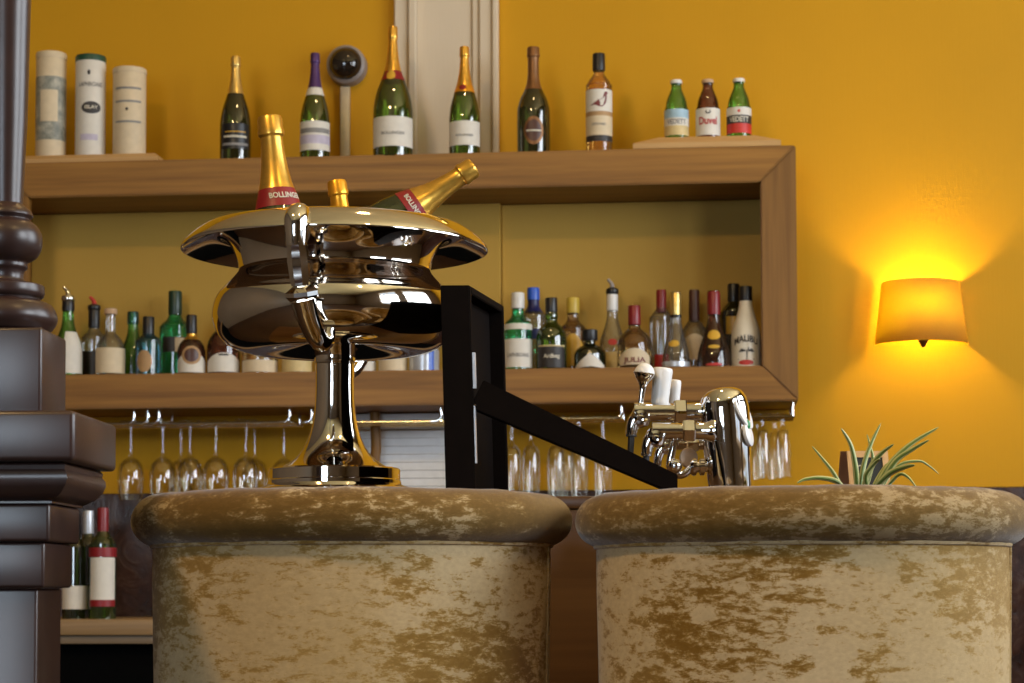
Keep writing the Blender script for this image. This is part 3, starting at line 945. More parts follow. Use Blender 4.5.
# ------------------------------------------------------------------ wall camera and cable cover
c0 = P(348, 67.5, Y_WALL)
dm = thing('dome_camera', 'round grey dome security camera fixed to the wall', 'camera', (c0.x, Y_WALL, c0.z))
rc = 20.3 * 6.3 / F_PX
rot = Matrix.Rotation(PI / 2, 4, 'X')
obj('housing', lathe([(0, 0.001), (rc, 0.001), (rc, 0.03), (rc * 0.97, 0.042), (rc * 0.83, 0.05), (rc * 0.80, 0.046), (0, 0.046)], 48, mat=rot), 'greyplastic', dm)
obj('dome', lathe([(rc * 0.79 * math.cos(a), 0.047 + rc * 0.62 * math.sin(a)) for a in [k * PI / 20 for k in range(11)]], 40, mat=rot), 'dome', dm)
xa, xb = P(341, 125, Y_WALL).x, P(350.5, 125, Y_WALL).x
tag(obj('cable_cover', box((xa, Y_WALL - 0.018, z_top + 0.001), (xb, Y_WALL - 0.0005, c0.z - rc - 0.001), 0.003, 2), 'cream'),
    'pale upright cable cover strip below the dome camera', 'cable cover')

# ------------------------------------------------------------------ slatted white blind under the unit
xa, xb = P(357, 450, 6.27).x, P(500, 450, 6.27).x
zc = P(100, 619.5, 5.66).z
bl = thing('slatted_blind', 'white slatted blind on the wall below the shelf unit, behind the cooler stem', 'blind', ((xa + xb) / 2, Y_WALL, zm))
zhi = z_bot - 0.004
obj('headrail', box((xa, 6.235, zhi - 0.045), (xb, 6.298, zhi), 0.004), 'blind', bl, world=True)
n = 10
zlo = zm - 0.06
for k in range(n):
    z = zhi - 0.05 - (zhi - 0.05 - zlo) * (k + 0.5) / n
    h = (zhi - 0.05 - zlo) / n * 0.53
    bm = bmesh.new()
    add_box(bm, (xa, -0.003, -h), (xb, 0.003, h), 0.002, 1)
    bmesh.ops.transform(bm, matrix=Matrix.Translation((0, 6.262, z)) @ Matrix.Rotation(math.radians(-14), 4, 'X'), verts=bm.verts)
    obj('slat', bm, 'blind', bl, world=True)
for f_ in (0.12, 0.88):
    xx = xa + (xb - xa) * f_
    obj('cord', tube([(xx, 6.243, zhi - 0.04), (xx, 6.243, zlo)], 0.0015, 8), 'blind', bl, world=True)
xa2, xb2 = P(369.5, 450, 6.2).x, P(380, 450, 6.2).x
bm = bmesh.new()
add_tube(bm, smooth_path([((xa2 + xb2) / 2, 6.2, zc + 0.001), ((xa2 + xb2) / 2, 6.2, zm + 0.05), ((xa2 + xb2) / 2 + 0.004, 6.2, zm + 0.13), ((xa2 + xb2) / 2, 6.2, z_bot - 0.001)], 6),
         (xb2 - xa2) / 2, 16)
tag(obj('wooden_post', bm, 'oak_z'), 'slim brown wooden upright in front of the white blind', 'post')

# ------------------------------------------------------------------ hanging glass racks and glasses
def rack(label, pl, pr, posts, mat, yr, hook):
    """two rods running along the wall under the unit, hung on short uprights"""
    Ys = (6.072, 6.108, 6.172, 6.208)
    z = P((pl + pr) / 2, yr, 6.07).z
    xa, xb = P(pl, yr, 6.04).x, P(pr, yr, 6.04).x
    t = thing('glass_rack', label, 'rack', ((xa + xb) / 2, 6.14, z), 0, 'glass racks under the shelf unit')
    for Y in Ys:
        obj('rail', tube([(xa, Y, z), (xb, Y, z)], 0.0048, 10), mat, t, world=True)
    for px in posts:
        x = P(px, yr, 6.04).x
        p = smooth_path([(x, 6.06, z_bot), (x, 6.06, z + 0.012), (x - hook, 6.06, z + 0.001), (x - 2.5 * hook, 6.06, z)], 5)
        obj('hanger', tube(p, 0.005, 10), 'chrome', t, world=True)
        x2 = x
        obj('cross_bar', tube([(x2, 6.06, z + 0.002), (x2, 6.22, z + 0.002)], 0.004, 8), mat, t, world=True)
        obj('hanger', tube([(x2, 6.215, z_bot), (x2, 6.215, z)], 0.005, 10), 'chrome', t, world=True)
    return t, z


rackL, zr = rack('chrome glass rack at the left end under the shelf unit', 60, 148, (132, 146), 'chrome', 424, 0.012)
rackM, zr1 = rack('chrome glass rack with the row of wine glasses left of the cooler stem', 152, 292, (157, 288), 'chrome', 423, 0.012)
rackG, zr2 = rack('brass-coloured glass rack in front of the white blind', 304, 446, (310, 440), 'brass', 422, 0.012)
rackR, zr3 = rack('glass rack with the tall glasses behind the diagonal black bar', 500, 622, (505, 621), 'brass', 418.5, 0.008)
rackE, zr4 = rack('glass rack at the right end under the shelf unit, beyond the beer tap', 700, 795, (705, 793), 'brass', 416.5, 0.0)


def glass_mesh(kind):
    if kind == 'wine':      # upside down, base on top at z=0
        pr = [(0.0, 0.0), (0.033, 0.0), (0.034, -0.002), (0.012, -0.006), (0.0034, -0.014), (0.0027, -0.05), (0.0030, -0.095), (0.007, -0.108),
              (0.022, -0.116), (0.034, -0.130), (0.040, -0.152), (0.041, -0.175), (0.0385, -0.205), (0.033, -0.236), (0.0322, -0.236), (0.0377, -0.205), (0.0402, -0.175),
              (0.0392, -0.152), (0.0332, -0.132), (0.021, -0.119), (0.0, -0.112)]
    elif kind == 'tall':
        pr = [(0.0, 0.0), (0.026, 0.0), (0.027, -0.002), (0.012, -0.006), (0.0042, -0.014), (0.0040, -0.07), (0.007, -0.082),
              (0.017, -0.090), (0.0245, -0.103), (0.027, -0.125), (0.0275, -0.16), (0.0265, -0.20), (0.0245, -0.245), (0.0237, -0.245), (0.0257, -0.20), (0.0265, -0.16),
              (0.026, -0.126), (0.0235, -0.106), (0.016, -0.094), (0.0, -0.086)]
    else:                   # flute
        pr = [(0.0, 0.0), (0.026, 0.0), (0.027, -0.002), (0.012, -0.006), (0.005, -0.014), (0.005, -0.034), (0.007, -0.042),
              (0.015, -0.050), (0.0195, -0.064), (0.0215, -0.09), (0.0225, -0.12), (0.0225, -0.15), (0.0215, -0.185), (0.0207, -0.185), (0.0217, -0.15), (0.0217, -0.12),
              (0.0207, -0.09), (0.0187, -0.066), (0.0142, -0.053), (0.0, -0.046)]
    return pr


protos = {}
GN = {'wine': ('wine_glass', 'wine glass'), 'tall': ('wine_glass', 'wine glass'), 'balloon': ('wine_glass', 'wine glass')}
def hang(kind, px, Y, z, label, group):
    p = P(px, 440, Y)
    if kind not in protos:
        pr = glass_mesh(kind)
        t = thing('wine_glass', label, 'glass', (p.x, Y, z), 0, group)
        i0 = 6 if kind == 'wine' else 5
        obj('stem', lathe(pr[1:i0 + 1][:], 24), 'thin', t)
        obj('bowl', lathe(pr[i0:], 32), 'thin', t)
        base = obj('foot', lathe([(0, 0.0), (pr[1][0], 0), (pr[2][0], -0.002), (0.012, -0.0055)], 32), 'thin', t)
        protos[kind] = t
        return t
    src = protos[kind]
    r = src.copy(); COL.objects.link(r); r.location = (p.x, Y, z)
    r['label'] = label; r['group'] = group
    for ch in list(src.children):
        c = ch.copy(); COL.objects.link(c); c.parent = r
    return r


zg = zr + 0.0095
GL = 'wine glasses hanging left of the silver cooler'
for px, Y, lb in ((131, 6.09, 'wine glass hanging by itself next to the dark column block'),
                  (163, 6.09, 'first wine glass of the front row of four right of the column'),
                  (181, 6.19, 'wine glass hanging behind, between the first and second of the front row'),
                  (190, 6.09, 'second wine glass of the front row of four right of the column'),
                  (216, 6.09, 'third wine glass of the front row of four right of the column'),
                  (246, 6.09, 'fourth wine glass of the front row of four, near the cooler base'),
                  (255, 6.19, 'wine glass hanging behind the fourth of the front row'),
                  (284, 6.19, 'faint wine glass hanging just left of the cooler stem')):
    hang('wine', px, Y, zg, lb, GL)
for px, Y, lb in ((512, 6.09, 'tall glass half hidden by the black frame upright'),
                  (531, 6.09, 'tall glass first clear of the black frame, left of the diagonal bar'),
                  (556, 6.09, 'tall glass second clear of the black frame'),
                  (566, 6.19, 'tall glass just behind the second one clear of the frame'),
                  (579, 6.09, 'tall glass third clear of the black frame, under the diagonal bar'),
                  (603, 6.09, 'tall glass mostly covered by the diagonal bar')):
    hang('tall', px, Y, zr3 + 0.0095, lb, 'tall glasses hanging behind the black diagonal bar')
for px, Y, lb in ((763, 6.09, 'front wine glass right of the beer tap tower, left one'),
                  (783, 6.09, 'front wine glass at the right end of the rack'),
                  (757, 6.19, 'back wine glass beside the beer tap tower'),
                  (775, 6.19, 'back wine glass between the two front ones at the right end')):
    hang('balloon', px, Y, zr4 + 0.0095, lb, 'wine glasses hanging right of the beer tap')

# ------------------------------------------------------------------ wall lamp
lc = P(920.5, 311, Y_WALL)
lamp = thing('wall_lamp', 'wall lamp with half-round glowing orange fabric shade', 'lamp', (lc.x, Y_WALL, lc.z))
z1, z2 = P(920, 277, 6.16).z, P(920, 340, 6.16).z
rt1 = (958 - 880) / 2 * 6.2 / F_PX
rb1 = (966 - 873) / 2 * 6.2 / F_PX
bm = bmesh.new()
gap = 0.022
g1 = []
for (r, z) in ((rb1, z2), (rb1 - (rb1 - rt1) * 0.5, (z1 + z2) / 2), (rt1, z1)):
    g1.append([bm.verts.new((lc.x + r * math.cos(a), Y_WALL - (0.0135 * (0.5 - 0.5 * math.cos(a)) ** 2 + 0.0012) - r * 1.0 * abs(math.sin(a)), z)) for a in [PI + PI * k / 40 for k in range(41)]])
for A, B in zip(g1[:-1], g1[1:]):
    for k in range(40): bm.faces.new((A[k], A[k + 1], B[k + 1], B[k]))
sh = obj('lamp_shade', bm, 'shade', lamp, world=True)
md = sh.modifiers.new('thick', 'SOLIDIFY'); md.thickness = 0.0012
obj('wall_plate', lathe([(0, 0.0), (0.04, 0.0), (0.04, 0.012), (0.03, 0.018), (0, 0.018)], 32, mat=Matrix.Translation((lc.x, Y_WALL - 0.0005, lc.z - 0.02)) @ rot), 'brass', lamp, world=True)
yl = Y_WALL - 0.066
obj('lamp_arm', tube([(lc.x, Y_WALL - 0.015, lc.z - 0.02), (lc.x, yl, lc.z - 0.02), (lc.x, yl, lc.z - 0.03)], 0.006, 10), 'brass', lamp, world=True)
zb = z2 + 0.012
obj('socket', lathe([(0, -0.026), (0.006, -0.022), (0.013, -0.010), (0.019, 0.0), (0.019, 0.06), (0, 0.06)], 24, mat=Matrix.Translation((lc.x, yl, zb))), 'browncap', lamp, world=True)
obj('bulb', lathe(smooth_prof([(0, 0.055), (0.012, 0.056), (0.014, 0.07), (0.024, 0.09), (0.026, 0.105), (0.018, 0.125), (0, 0.132)], 3), 24, mat=Matrix.Translation((lc.x, yl, z1 - 0.067 - 0.098))), 'bulb', lamp, world=True)
ld = bpy.data.lights.new('lamp_light', 'POINT'); ld.energy = 58; ld.color = (1, 0.70, 0.13); ld.shadow_soft_size = 0.031
lo = bpy.data.objects.new('lamp_light', ld); COL.objects.link(lo); lo.location = (lc.x, yl, z1 - 0.067)

# ------------------------------------------------------------------ back counter with wine bottles (left)
zc = P(100, 619.5, 5.66).z
xa, xb = XL + 0.02, P(620, 620, 5.66).x
bc = thing('back_counter', 'low wooden back counter with black open front below the marble, at lower left', 'counter', ((xa + xb) / 2, 5.9, 0))
h1 = 16 * 5.7 / F_PX
obj('counter_top', box((xa, 5.66, zc - h1), (xb, Y_WALL - 0.021, zc), 0.003), 'counter', bc, world=True)
obj('fascia', box((xa, 5.672, zc - h1 - 0.024), (xb, 5.70, zc - h1 - 0.0005), 0.002), wood('fascia_wood', (0.16, 0.11, 0.06), (0.25, 0.17, 0.10), 'x'), bc, world=True)
obj('carcass', box((xa, 5.72, 0.001), (xb, Y_WALL - 0.021, zc - h1 - 0.0005)), 'void', bc, world=True)  # solid black block stands in for the shade inside the open front
def wine(label, px, yt, w, Y, gm, **k):
    p = P(px, 590, Y)
    H = P(px, yt, Y).z - zc
    R = w / 2 * (p - EYE).dot(fw) / F_PX
    bottle('wine_bottle', label, 'bottle', 'bordeaux', Vector((p.x, Y, zc + 0.0005)), H, R, gm, 'wine bottles on the back counter', **k)
wine('dark wine bottle with plain white label, partly behind the column', 75, 513, 25, 5.80, 'g_dark', cap=('blackcap', 0.76, 0.08), labels=[('paper', 0.09, 0.31, 1.4)])
wine('dark bottle with silver-grey capsule at the back, between two labelled wine bottles', 88, 511, 25, 6.0, 'g_dark', cap=('silverlab', 0.76, 0.08))
wine('green wine bottle with red capsule and tall white and red label', 102.5, 508, 27, 5.78, 'g_green', cap=('redcap', 0.74, 0.08),
     labels=[('paper', 0.17, 0.55, 1.05), ('red', 0.555, 0.64, 1.5), ('red', 0.11, 0.17, 1.1)])

# ------------------------------------------------------------------ bar counter
Y_BAR = 3.20
zbar = P(580, 496, Y_BAR).z
xa, xb = P(166, 500, Y_BAR).x, P(1000, 500, Y_BAR).x
bar = thing('bar_counter', 'reddish brown wooden bar counter behind the two velvet stools', 'bar', ((xa + xb) / 2, 3.5, 0))
obj('counter_top', box((xa, Y_BAR, zbar - 0.02), (xb, 3.86, zbar), 0.004), 'bar_wood', bar, world=True)
obj('front_panel', box((xa + 0.004, Y_BAR + 0.003, 0.001), (xb - 0.004, Y_BAR + 0.035, zbar - 0.0205), 0.003), 'bar_wood', bar, world=True)
for x in (xa + 0.02, xb - 0.05):
    obj('end_panel', box((x, Y_BAR + 0.0355, 0.001), (x + 0.03, 3.84, zbar - 0.0205), 0.003), 'bar_wood', bar, world=True)
zb0 = zbar + 0.0005

# ------------------------------------------------------------------ silver champagne cooler
DB = 3.45
k = DB / F_PX
bc0 = Q(334.8, 500, DB)
cool = thing('champagne_cooler', 'large polished silver footed champagne cooler with wide flared rim', 'champagne cooler', (bc0.x, bc0.y, zb0))
zy = lambda y: (Q(336, y, DB).z - zb0)
outer = [(0, 342), (22, 342), (42, 347), (66, 351.5), (88, 352), (104, 347), (115.5, 337.5), (121.5, 324), (122.5, 313), (119, 299.5), (111, 289.5), (101, 279), (96.5, 273), (96.5, 268),
         (98.5, 260), (102, 252), (106.5, 245), (112, 240), (119, 238), (129, 240), (140, 244.5), (149, 249), (153.2, 251.6), (154, 250.4), (152, 246.5), (145, 239.5), (137, 233.5), (130, 230), (124, 229), (116, 231), (108, 236), (102, 244), (97, 253), (92, 266), (92, 274), (97, 284), (107, 293),
         (115, 303), (118.5, 314), (116.5, 324), (108, 334), (95, 341), (70, 344), (42, 343), (22, 338), (0, 338)]
obj('bowl', lathe(smooth_prof([(r * k, zy(y)) for r, y in outer], 4), 96), 'silver', cool)
stem = [(0, 338), (26, 338.5), (22.5, 341), (20.6, 345), (20.5, 361), (19.2, 362), (19.0, 364), (19.6, 365), (19.4, 385), (20, 402), (21.5, 418), (24.5, 432), (29, 444), (36, 455), (44, 462), (52, 467), (56, 469)]
obj('stem', lathe(smooth_prof([(r * k, zy(y)) for r, y in stem], 3), 64), 'silver', cool)
foot = [(50, 468), (64, 468.6), (65.5, 470), (65.5, 480), (66.5, 481), (66.5, 484.5), (69, 486), (74, 487.5), (78, 490), (80, 494)]
zf = [(r * k, zy(y)) for r, y in foot] + [(80.5 * k, 0.004), (80 * k, 0.0), (0, 0)]
obj('foot', lathe(zf, 64), 'silver', cool)


def handle(az):
    """scroll handle standing out from the rim and curling in to the bowl; az from the camera direction"""
    d = EYE - cool.location; base = math.atan2(d.y, d.x) + az
    def at(r, y, da=0.0):
        return Vector((r * k * math.cos(base + da), r * k * math.sin(base + da), zy(y)))
    bm = bmesh.new()
    # top scroll hooked over the rim
    p = smooth_path([at(134, 236), at(141, 238), at(150, 241), at(157, 247), at(159, 257), at(158, 271)], 6)
    rr = [7, 9.5, 11.5, 12, 11, 10.0]
    add_tube(bm, p, [k * (rr[min(i // 6, 5)] + (rr[min(i // 6 + 1, 5)] - rr[min(i // 6, 5)]) * (i % 6) / 6) for i in range(len(p))], 14)
    h = obj('handle', bm, 'silver', cool)
    # fluted straight grip
    a, b2 = at(158, 266), at(150, 314, 0.02)
    bm = bmesh.new()
    L = (b2 - a).length
    add_rod(bm, a, b2, [(0, 0), (9 * k, 0), (11 * k, 0.03 * L), (9.5 * k, 0.08 * L), (10.6 * k, 0.4 * L), (9.4 * k, 0.8 * L), (8.6 * k, 0.86 * L), (0, 0.86 * L)], 8)
    obj('grip', bm, 'silver', h)
    # faceted knuckle
    bm = bmesh.new()
    add_rod(bm, at(151, 307, 0.02), at(146, 326, 0.03), [(0, 0), (8 * k, 0), (16.5 * k, 5.5 * k), (16.5 * k, 9.5 * k), (10 * k, 17 * k), (0, 17 * k)], 8)
    obj('knuckle', bm, 'silver', h, smooth=False)
    # tapering scroll back to the bowl
    p = smooth_path([at(149, 320, 0.03), at(144, 334, 0.05), at(136, 350, 0.09), at(127, 358, 0.13), at(119, 354, 0.17), at(117, 343, 0.18)], 6)
    n_ = len(p)
    obj('scroll', tube(p, [k * (12.5 - 6.5 * i / (n_ - 1)) for i in range(n_)], 14), 'silver', h)


handle(math.radians(-13.2))
handle(math.radians(-14.5) + PI)


def lean(p_low, p_high, name, label, H, R, gm, kind='champagne', text=None, spin=0.0, **kw):
    ax = (p_high - p_low).normalized()
    p0 = p_high - ax * H
    m = ax.to_track_quat('Z', 'Y').to_matrix()
    # turn about its own axis so that the label side (-y) looks at the camera
    e = EYE - p0
    lx, ly = m.col[0].dot(e), m.col[1].dot(e)
    m = m @ Matrix.Rotation(math.atan2(ly, lx) + PI / 2 + spin, 3, 'Z')
    return bottle(name, label, 'bottle', kind, p0, H, R, gm, 'champagne bottles in the silver cooler', rot=m.to_euler(), **kw)


lean(Q(278, 205, DB - 0.055), Q(269.5, 117.0, DB - 0.055), 'champagne_bottle', 'upright champagne bottle in the cooler, gold foil above a red band', 0.355, 0.049, 'g_green',
     foil=('gold', 0.62), labels=[('red', 0.565, 0.655, 3.1, None, 0, 0.0010)], texts=[('inkpale', 'BOLLINGER', 0.615, 0.028, 1.25)], spin=0.5)
lean(Q(343, 230, DB + 0.108), Q(336.5, 181.0, DB + 0.108), 'champagne_bottle', 'champagne bottle whose orange-gold neck barely shows above the middle of the cooler', 0.28, 0.040, 'g_green', foil=('orange', 0.60),
     labels=[('red', 0.55, 0.60, 3.1)])
lean(Q(404, 214, DB + 0.01), Q(474, 167, DB + 0.012), 'champagne_bottle', 'champagne bottle lying over sideways in the cooler, gold neck sticking out', 0.29, 0.043, 'g_green',
     foil=('gold', 0.58), labels=[('red', 0.53, 0.615, 3.1, None, 0, 0.0010)], texts=[('inkpale', 'BOLLINGER', 0.575, 0.03, 1.3)])

# ------------------------------------------------------------------ black frame with diagonal arm
D1 = 3.22; D2 = D1 / 0.931
def corner(px, D, z): 
    p = Q(px, 400, D); p.z = z; return p
zt1 = Q(470, 285, D1).z
fl, fr = corner(445.5, D1, 0), corner(475.0, D1, 0)
rr_ = corner(509.0, D2, 0)
LEAN = 5.3 * D1 / F_PX / (zt1 - zb0)
dv = rr_ - fr
rl = fl + dv
def quad_prism(bm, a, b, c, d, z0, z1):
    l0, l1 = LEAN * (z0 - zb0), LEAN * (z1 - zb0)
    A = [bm.verts.new((p.x - l0, p.y, z0)) for p in (a, b, c, d)]
    B = [bm.verts.new((p.x - l1, p.y, z1)) for p in (a, b, c, d)]
    bm.faces.new(A[::-1]); bm.faces.new(B)
    for i in range(4):
        j = (i + 1) % 4
        bm.faces.new((A[i], A[j], B[j], B[i]))
fr_t = thing('steel_gantry', 'tall black steel box frame standing on the bar, with a sloping diagonal arm', 'frame', ((fl.x + rr_.x) / 2, (fl.y + rr_.y) / 2, zb0))
def fpart(name, pts4, z0, z1, bev=0.0015):
    bm = bmesh.new(); quad_prism(bm, *pts4, z0, z1)
    bmesh.ops.bevel(bm, geom=bm.edges[:], offset=bev, segments=2, affect='EDGES')
    return obj(name, bm, 'black', fr_t, world=True)
u = dv.normalized(); w_ = (fr - fl).normalized(); W = (fr - fl).length; L = dv.length; th = 0.012
g_ = 0.0003
fpart('front_plate', (fl, fr, fr + u * th, fl + u * th), zb0, zt1)
fpart('rear_plate', (rl - u * th, rr_ - u * th, rr_, rl), zb0, zt1 - 0.0)
fpart('top_plate', (fl + u * (th + g_), fr + u * (th + g_), rr_ - u * (th + g_), rl - u * (th + g_)), zt1 - th, zt1)
ins = 0.022
fpart('side_panel', (fl + u * (th + g_), fr - w_ * ins + u * (th + g_), rr_ - w_ * ins - u * (th + g_), rl - u * (th + g_)), zb0, zt1 - th - g_)
# pale edge strips beside the front plate
for ya, yb, sw in ((352, 388, 0.0042), (405, 463, 0.0022)):
    za, zb_ = Q(474, ya, D1).z, Q(474, yb, D1).z
    s0 = fr + w_ * 0.0003 + u * 0.004
    bm = bmesh.new(); quad_prism(bm, s0, s0 + w_ * sw, s0 + w_ * sw + u * 0.006, s0 + u * 0.006, zb_, za)
    obj('edge_strip', bm, 'silverlab', fr_t, world=True, smooth=False)
# the arm
a0 = Q(477.5, 395, D1 + 0.032); a1 = Q(690, 498.5, D1 + 0.02)
ad = (a1 - a0).normalized()
side_v = ad.cross(Vector((0, 0, 1))).normalized()
upv = side_v.cross(ad).normalized()
hh, ww = 0.0235, 0.024
bm = bmesh.new()
a1b = a1
vs0 = [a0 + side_v * sx * ww + upv * sz * hh for sx, sz in ((-1, -1), (1, -1), (1, 1), (-1, 1))]
A = [bm.verts.new(p) for p in vs0]
B = []
for sx, sz in ((-1, -1), (1, -1), (1, 1), (-1, 1)):
    p = a0 + side_v * sx * ww + upv * sz * hh
    hz = Vector((ad.x, ad.y, 0)).normalized()
    t = (Q(677, 480, D1 + 0.02) - p).dot(hz) / ad.dot(hz)
    e_ = p + ad * t
    e_.z = max(e_.z, zb0 + 0.001)
    B.append(bm.verts.new(e_))
bm.faces.new(A[::-1]); bm.faces.new(B)
for i in range(4):
    bm.faces.new((A[i], A[(i + 1) % 4], B[(i + 1) % 4], B[i]))
bmesh.ops.bevel(bm, geom=bm.edges[:], offset=0.0012, segments=2, affect='EDGES')
arm = obj('diagonal_arm', bm, 'black', fr_t, world=True)
bm = bmesh.new()
pb = Q(475, 405.5, D1 + 0.012)
add_rod(bm, pb, pb - fw * 0.01, [(0, 0), (0.003, 0), (0.003, 0.006), (0.0015, 0.008), (0, 0.008)], 12)
obj('bolt', bm, 'chrome', fr_t, world=True)

# ------------------------------------------------------------------ beer tap
DT = 3.42
kt = DT / F_PX
tp = Q(727, 500, DT)
tap = thing('beer_tap', 'chrome beer tap tower with white-topped handles pointing left', 'beer tap', (tp.x, tp.y, zb0))
def T(px, py, d=0.0): return Q(px, py, DT + d)
bm = bmesh.new()
tower = [(731, 500, 21.5), (730.5, 487, 21.7), (729, 470, 22.5), (727, 445, 24), (725.5, 425, 25), (724, 410, 25.3), (722.5, 401, 24), (721, 394.5, 20.5), (720, 390, 14), (719.6, 388, 6)]
pp = [T(a, b_) for a, b_, c in tower]
pp[0].z = zb0
pp_s = smooth_path(pp, 4)
rs = []
for i in range(len(pp_s)):
    j = min(i // 4, len(tower) - 2); f_ = (i - j * 4) / 4
    rs.append(kt * (tower[j][2] * (1 - f_) + tower[j + 1][2] * f_))
add_tube(bm, pp_s, rs, 40)
obj('tower', bm, 'chrome', tap, world=True)
# horizontal throat pipe out of the head, towards the left
def pipe(y, x0, x1, d, r):
    bm = bmesh.new()
    p, q = T(x1, y, d), T(x0, y, d)
    L_ = (q - p).length
    add_rod(bm, p, q, [(0, 0), (r * 1.35 * kt, 0), (r * 1.25 * kt, 0.06 * L_), (r * kt, 0.14 * L_), (r * kt, 0.45 * L_)] +
            [(r * 1.0 * kt, 0.45 * L_), (r * 1.0 * kt, L_), (0, L_)], 24)
    o = obj('pipe', bm, 'chrome', tap, world=True)
    bm = bmesh.new()
    xc = x0 + (x1 - x0) * 0.58
    add_rod(bm, T(xc + 7, y, d), T(xc - 7, y, d), [(0, 0), (r * 1.3 * kt, 0), (r * 1.38 * kt, 1.2 * kt), (r * 1.38 * kt, 11 * kt), (r * 1.3 * kt, 12.5 * kt), (0, 12.5 * kt)], 6)
    obj('collar', bm, 'chrome', o, world=True, smooth=False)
pipe(412, 634, 712, 0.0, 9.5)
pipe(431, 652, 714, -0.06, 8.5)
pipe(443, 660, 714, 0.06, 7.0)


def faucet(x, y, d, r, y_sp, hd):
    bm = bmesh.new()
    p = smooth_path([T(x + 8, y - 2, d), T(x, y - 2, d), T(x - 6, y + 3, d), T(x - 9, y + 11, d), T(x - 9.5, y + 19, d)], 6)
    n_ = len(p)
    add_tube(bm, p, [kt * (r * 0.95 - (r * 0.40) * (i / (n_ - 1))) for i in range(n_)], 20)
    b0 = T(x, y, d)
    add_lathe(bm, [(0, -r * 1.15 * kt), (r * 0.8 * kt, -r * 0.9 * kt), (r * 1.2 * kt, 0), (r * 0.8 * kt, r * 0.9 * kt), (0, r * 1.15 * kt)], 20, mat=Matrix.Translation(b0))
    o = obj('faucet', bm, 'chrome', tap, world=True)
    bm = bmesh.new()
    f0 = b0 + (EYE - b0).normalized() * r * 0.9 * kt
    add_rod(bm, b0, f0, [(r * 0.75 * kt, 0), (r * 0.75 * kt, r * 1.15 * kt), (r * 0.45 * kt, r * 1.25 * kt), (r * 0.4 * kt, r * 1.0 * kt), (0, r * 1.0 * kt)], 20)
    obj('valve_cap', bm, 'chrome', o, world=True)
    a = T(x - 9.5, y + 16, d); b2 = T(x - 11, y_sp, d)
    bm = bmesh.new()
    add_rod(bm, a, b2, [(0, 0), (r * 0.55 * kt, 0), (r * 0.6 * kt, 0.12 * (b2 - a).length), (r * 0.35 * kt, 0.13 * (b2 - a).length), (r * 0.33 * kt, (b2 - a).length), (0, (b2 - a).length)], 16)
    obj('spout', bm, 'rubber', o, world=True)
faucet(641, 417, 0.0, 9.5, 462, None)
faucet(656, 437, -0.06, 9.0, 474, None)
faucet(667, 447, 0.06, 7.0, 478, None)
# handle with chrome cone and white dome
def rodpart(name, p, q, prof, mat, par, seg=28):
    bm = add_rod(bmesh.new(), p, q, prof, seg); return obj(name, bm, mat, par, world=True)
hp, hq = T(640, 408), T(645.8, 362.5)
Lh = (hq - hp).length
hd = rodpart('handle', hp, hq, smooth_prof([(0, 0), (3.2 * kt, 0), (2.8 * kt, 0.1 * Lh), (3.3 * kt, 0.42 * Lh), (5 * kt, 0.55 * Lh), (8.5 * kt, 0.66 * Lh), (10.4 * kt, 0.75 * Lh), (10.4 * kt, 0.76 * Lh), (0, 0.76 * Lh)], 3), 'chrome', tap)
rodpart('handle_cap', hp, hq, [(0, 0.757 * Lh)] + [(10.3 * kt * math.cos(a), 0.757 * Lh + 10.5 * kt * math.sin(a)) for a in [i * PI / 24 for i in range(13)]], 'plastic', hd)
for (xa_, ya_, xb_, yb_, r_, dd) in ((659, 412, 663, 367.5, 10, 0.03), (672, 428, 675, 379.5, 6.5, 0.08)):
    p, q = T(xa_, ya_, dd), T(xb_, yb_, dd); L_ = (q - p).length
    h_ = rodpart('handle', p, q, smooth_prof([(0, 0.15 * L_), (r_ * 0.85 * kt, 0.15 * L_), (r_ * 0.9 * kt, 0.3 * L_), (r_ * 0.95 * kt, 0.6 * L_), (r_ * kt, 0.8 * L_), (r_ * 1.02 * kt, 0.93 * L_), (r_ * 0.85 * kt, 0.985 * L_), (0, L_)], 3), 'plastic', tap)
    rodpart('handle_rod', p, q, [(0, 0), (2.6 * kt, 0), (2.6 * kt, 0.16 * L_), (0, 0.16 * L_)], 'chrome', h_)
# badges on the right side of the head
def badge(name, px, py, rw, rh, tilt, mat, par, thick=2.2, d=-0.012):
    c = T(px, py, d)
    ax = (rt * math.cos(tilt) + Vector((0, 0, 1)) * math.sin(tilt) - fw * 0.38).normalized()
    bm = bmesh.new()
    prof = [(0, -thick), (0.93, -thick), (1, -thick * 0.5), (1, thick * 0.3), (0.88, thick * 0.7), (0, thick)]
    add_rod(bm, Vector((0, 0, 0)), ax, [(r_ * rh * kt, z_ * kt) for r_, z_ in prof], 36)
    bmesh.ops.transform(bm, matrix=Matrix.Translation(c), verts=bm.verts)
    return obj(name, bm, mat, par, world=True)
bd = badge('badge', 743, 410, 9, 20.5, math.radians(24), 'plastic', tap)
for oy, w_i in ((-8, 0.9), (1, 0.9), (9, 0.7)):
    c = T(743, 410 + oy, -0.012)
    ax = (rt * math.cos(0.42) + Vector((0, 0, 1)) * math.sin(0.42) - fw * 0.38).normalized()
    tv = ax.cross(Vector((0, 0, 1))).normalized()
    bm = bmesh.new()
    cc = c + ax * 2.35 * kt
    add_tube(bm, [cc - tv * 15 * w_i * kt, cc + tv * 15 * w_i * kt], 1.0 * kt, 8)
    obj('badge_mark', bm, 'ink', bd, world=True)
b2_ = badge('badge', 748.5, 434, 6, 12.5, math.radians(12), 'plastic', tap, 2.6, -0.02)
c = T(746.5, 425, -0.024)
bm = bmesh.new()
bmesh.ops.create_uvsphere(bm, u_segments=16, v_segments=10, radius=1)
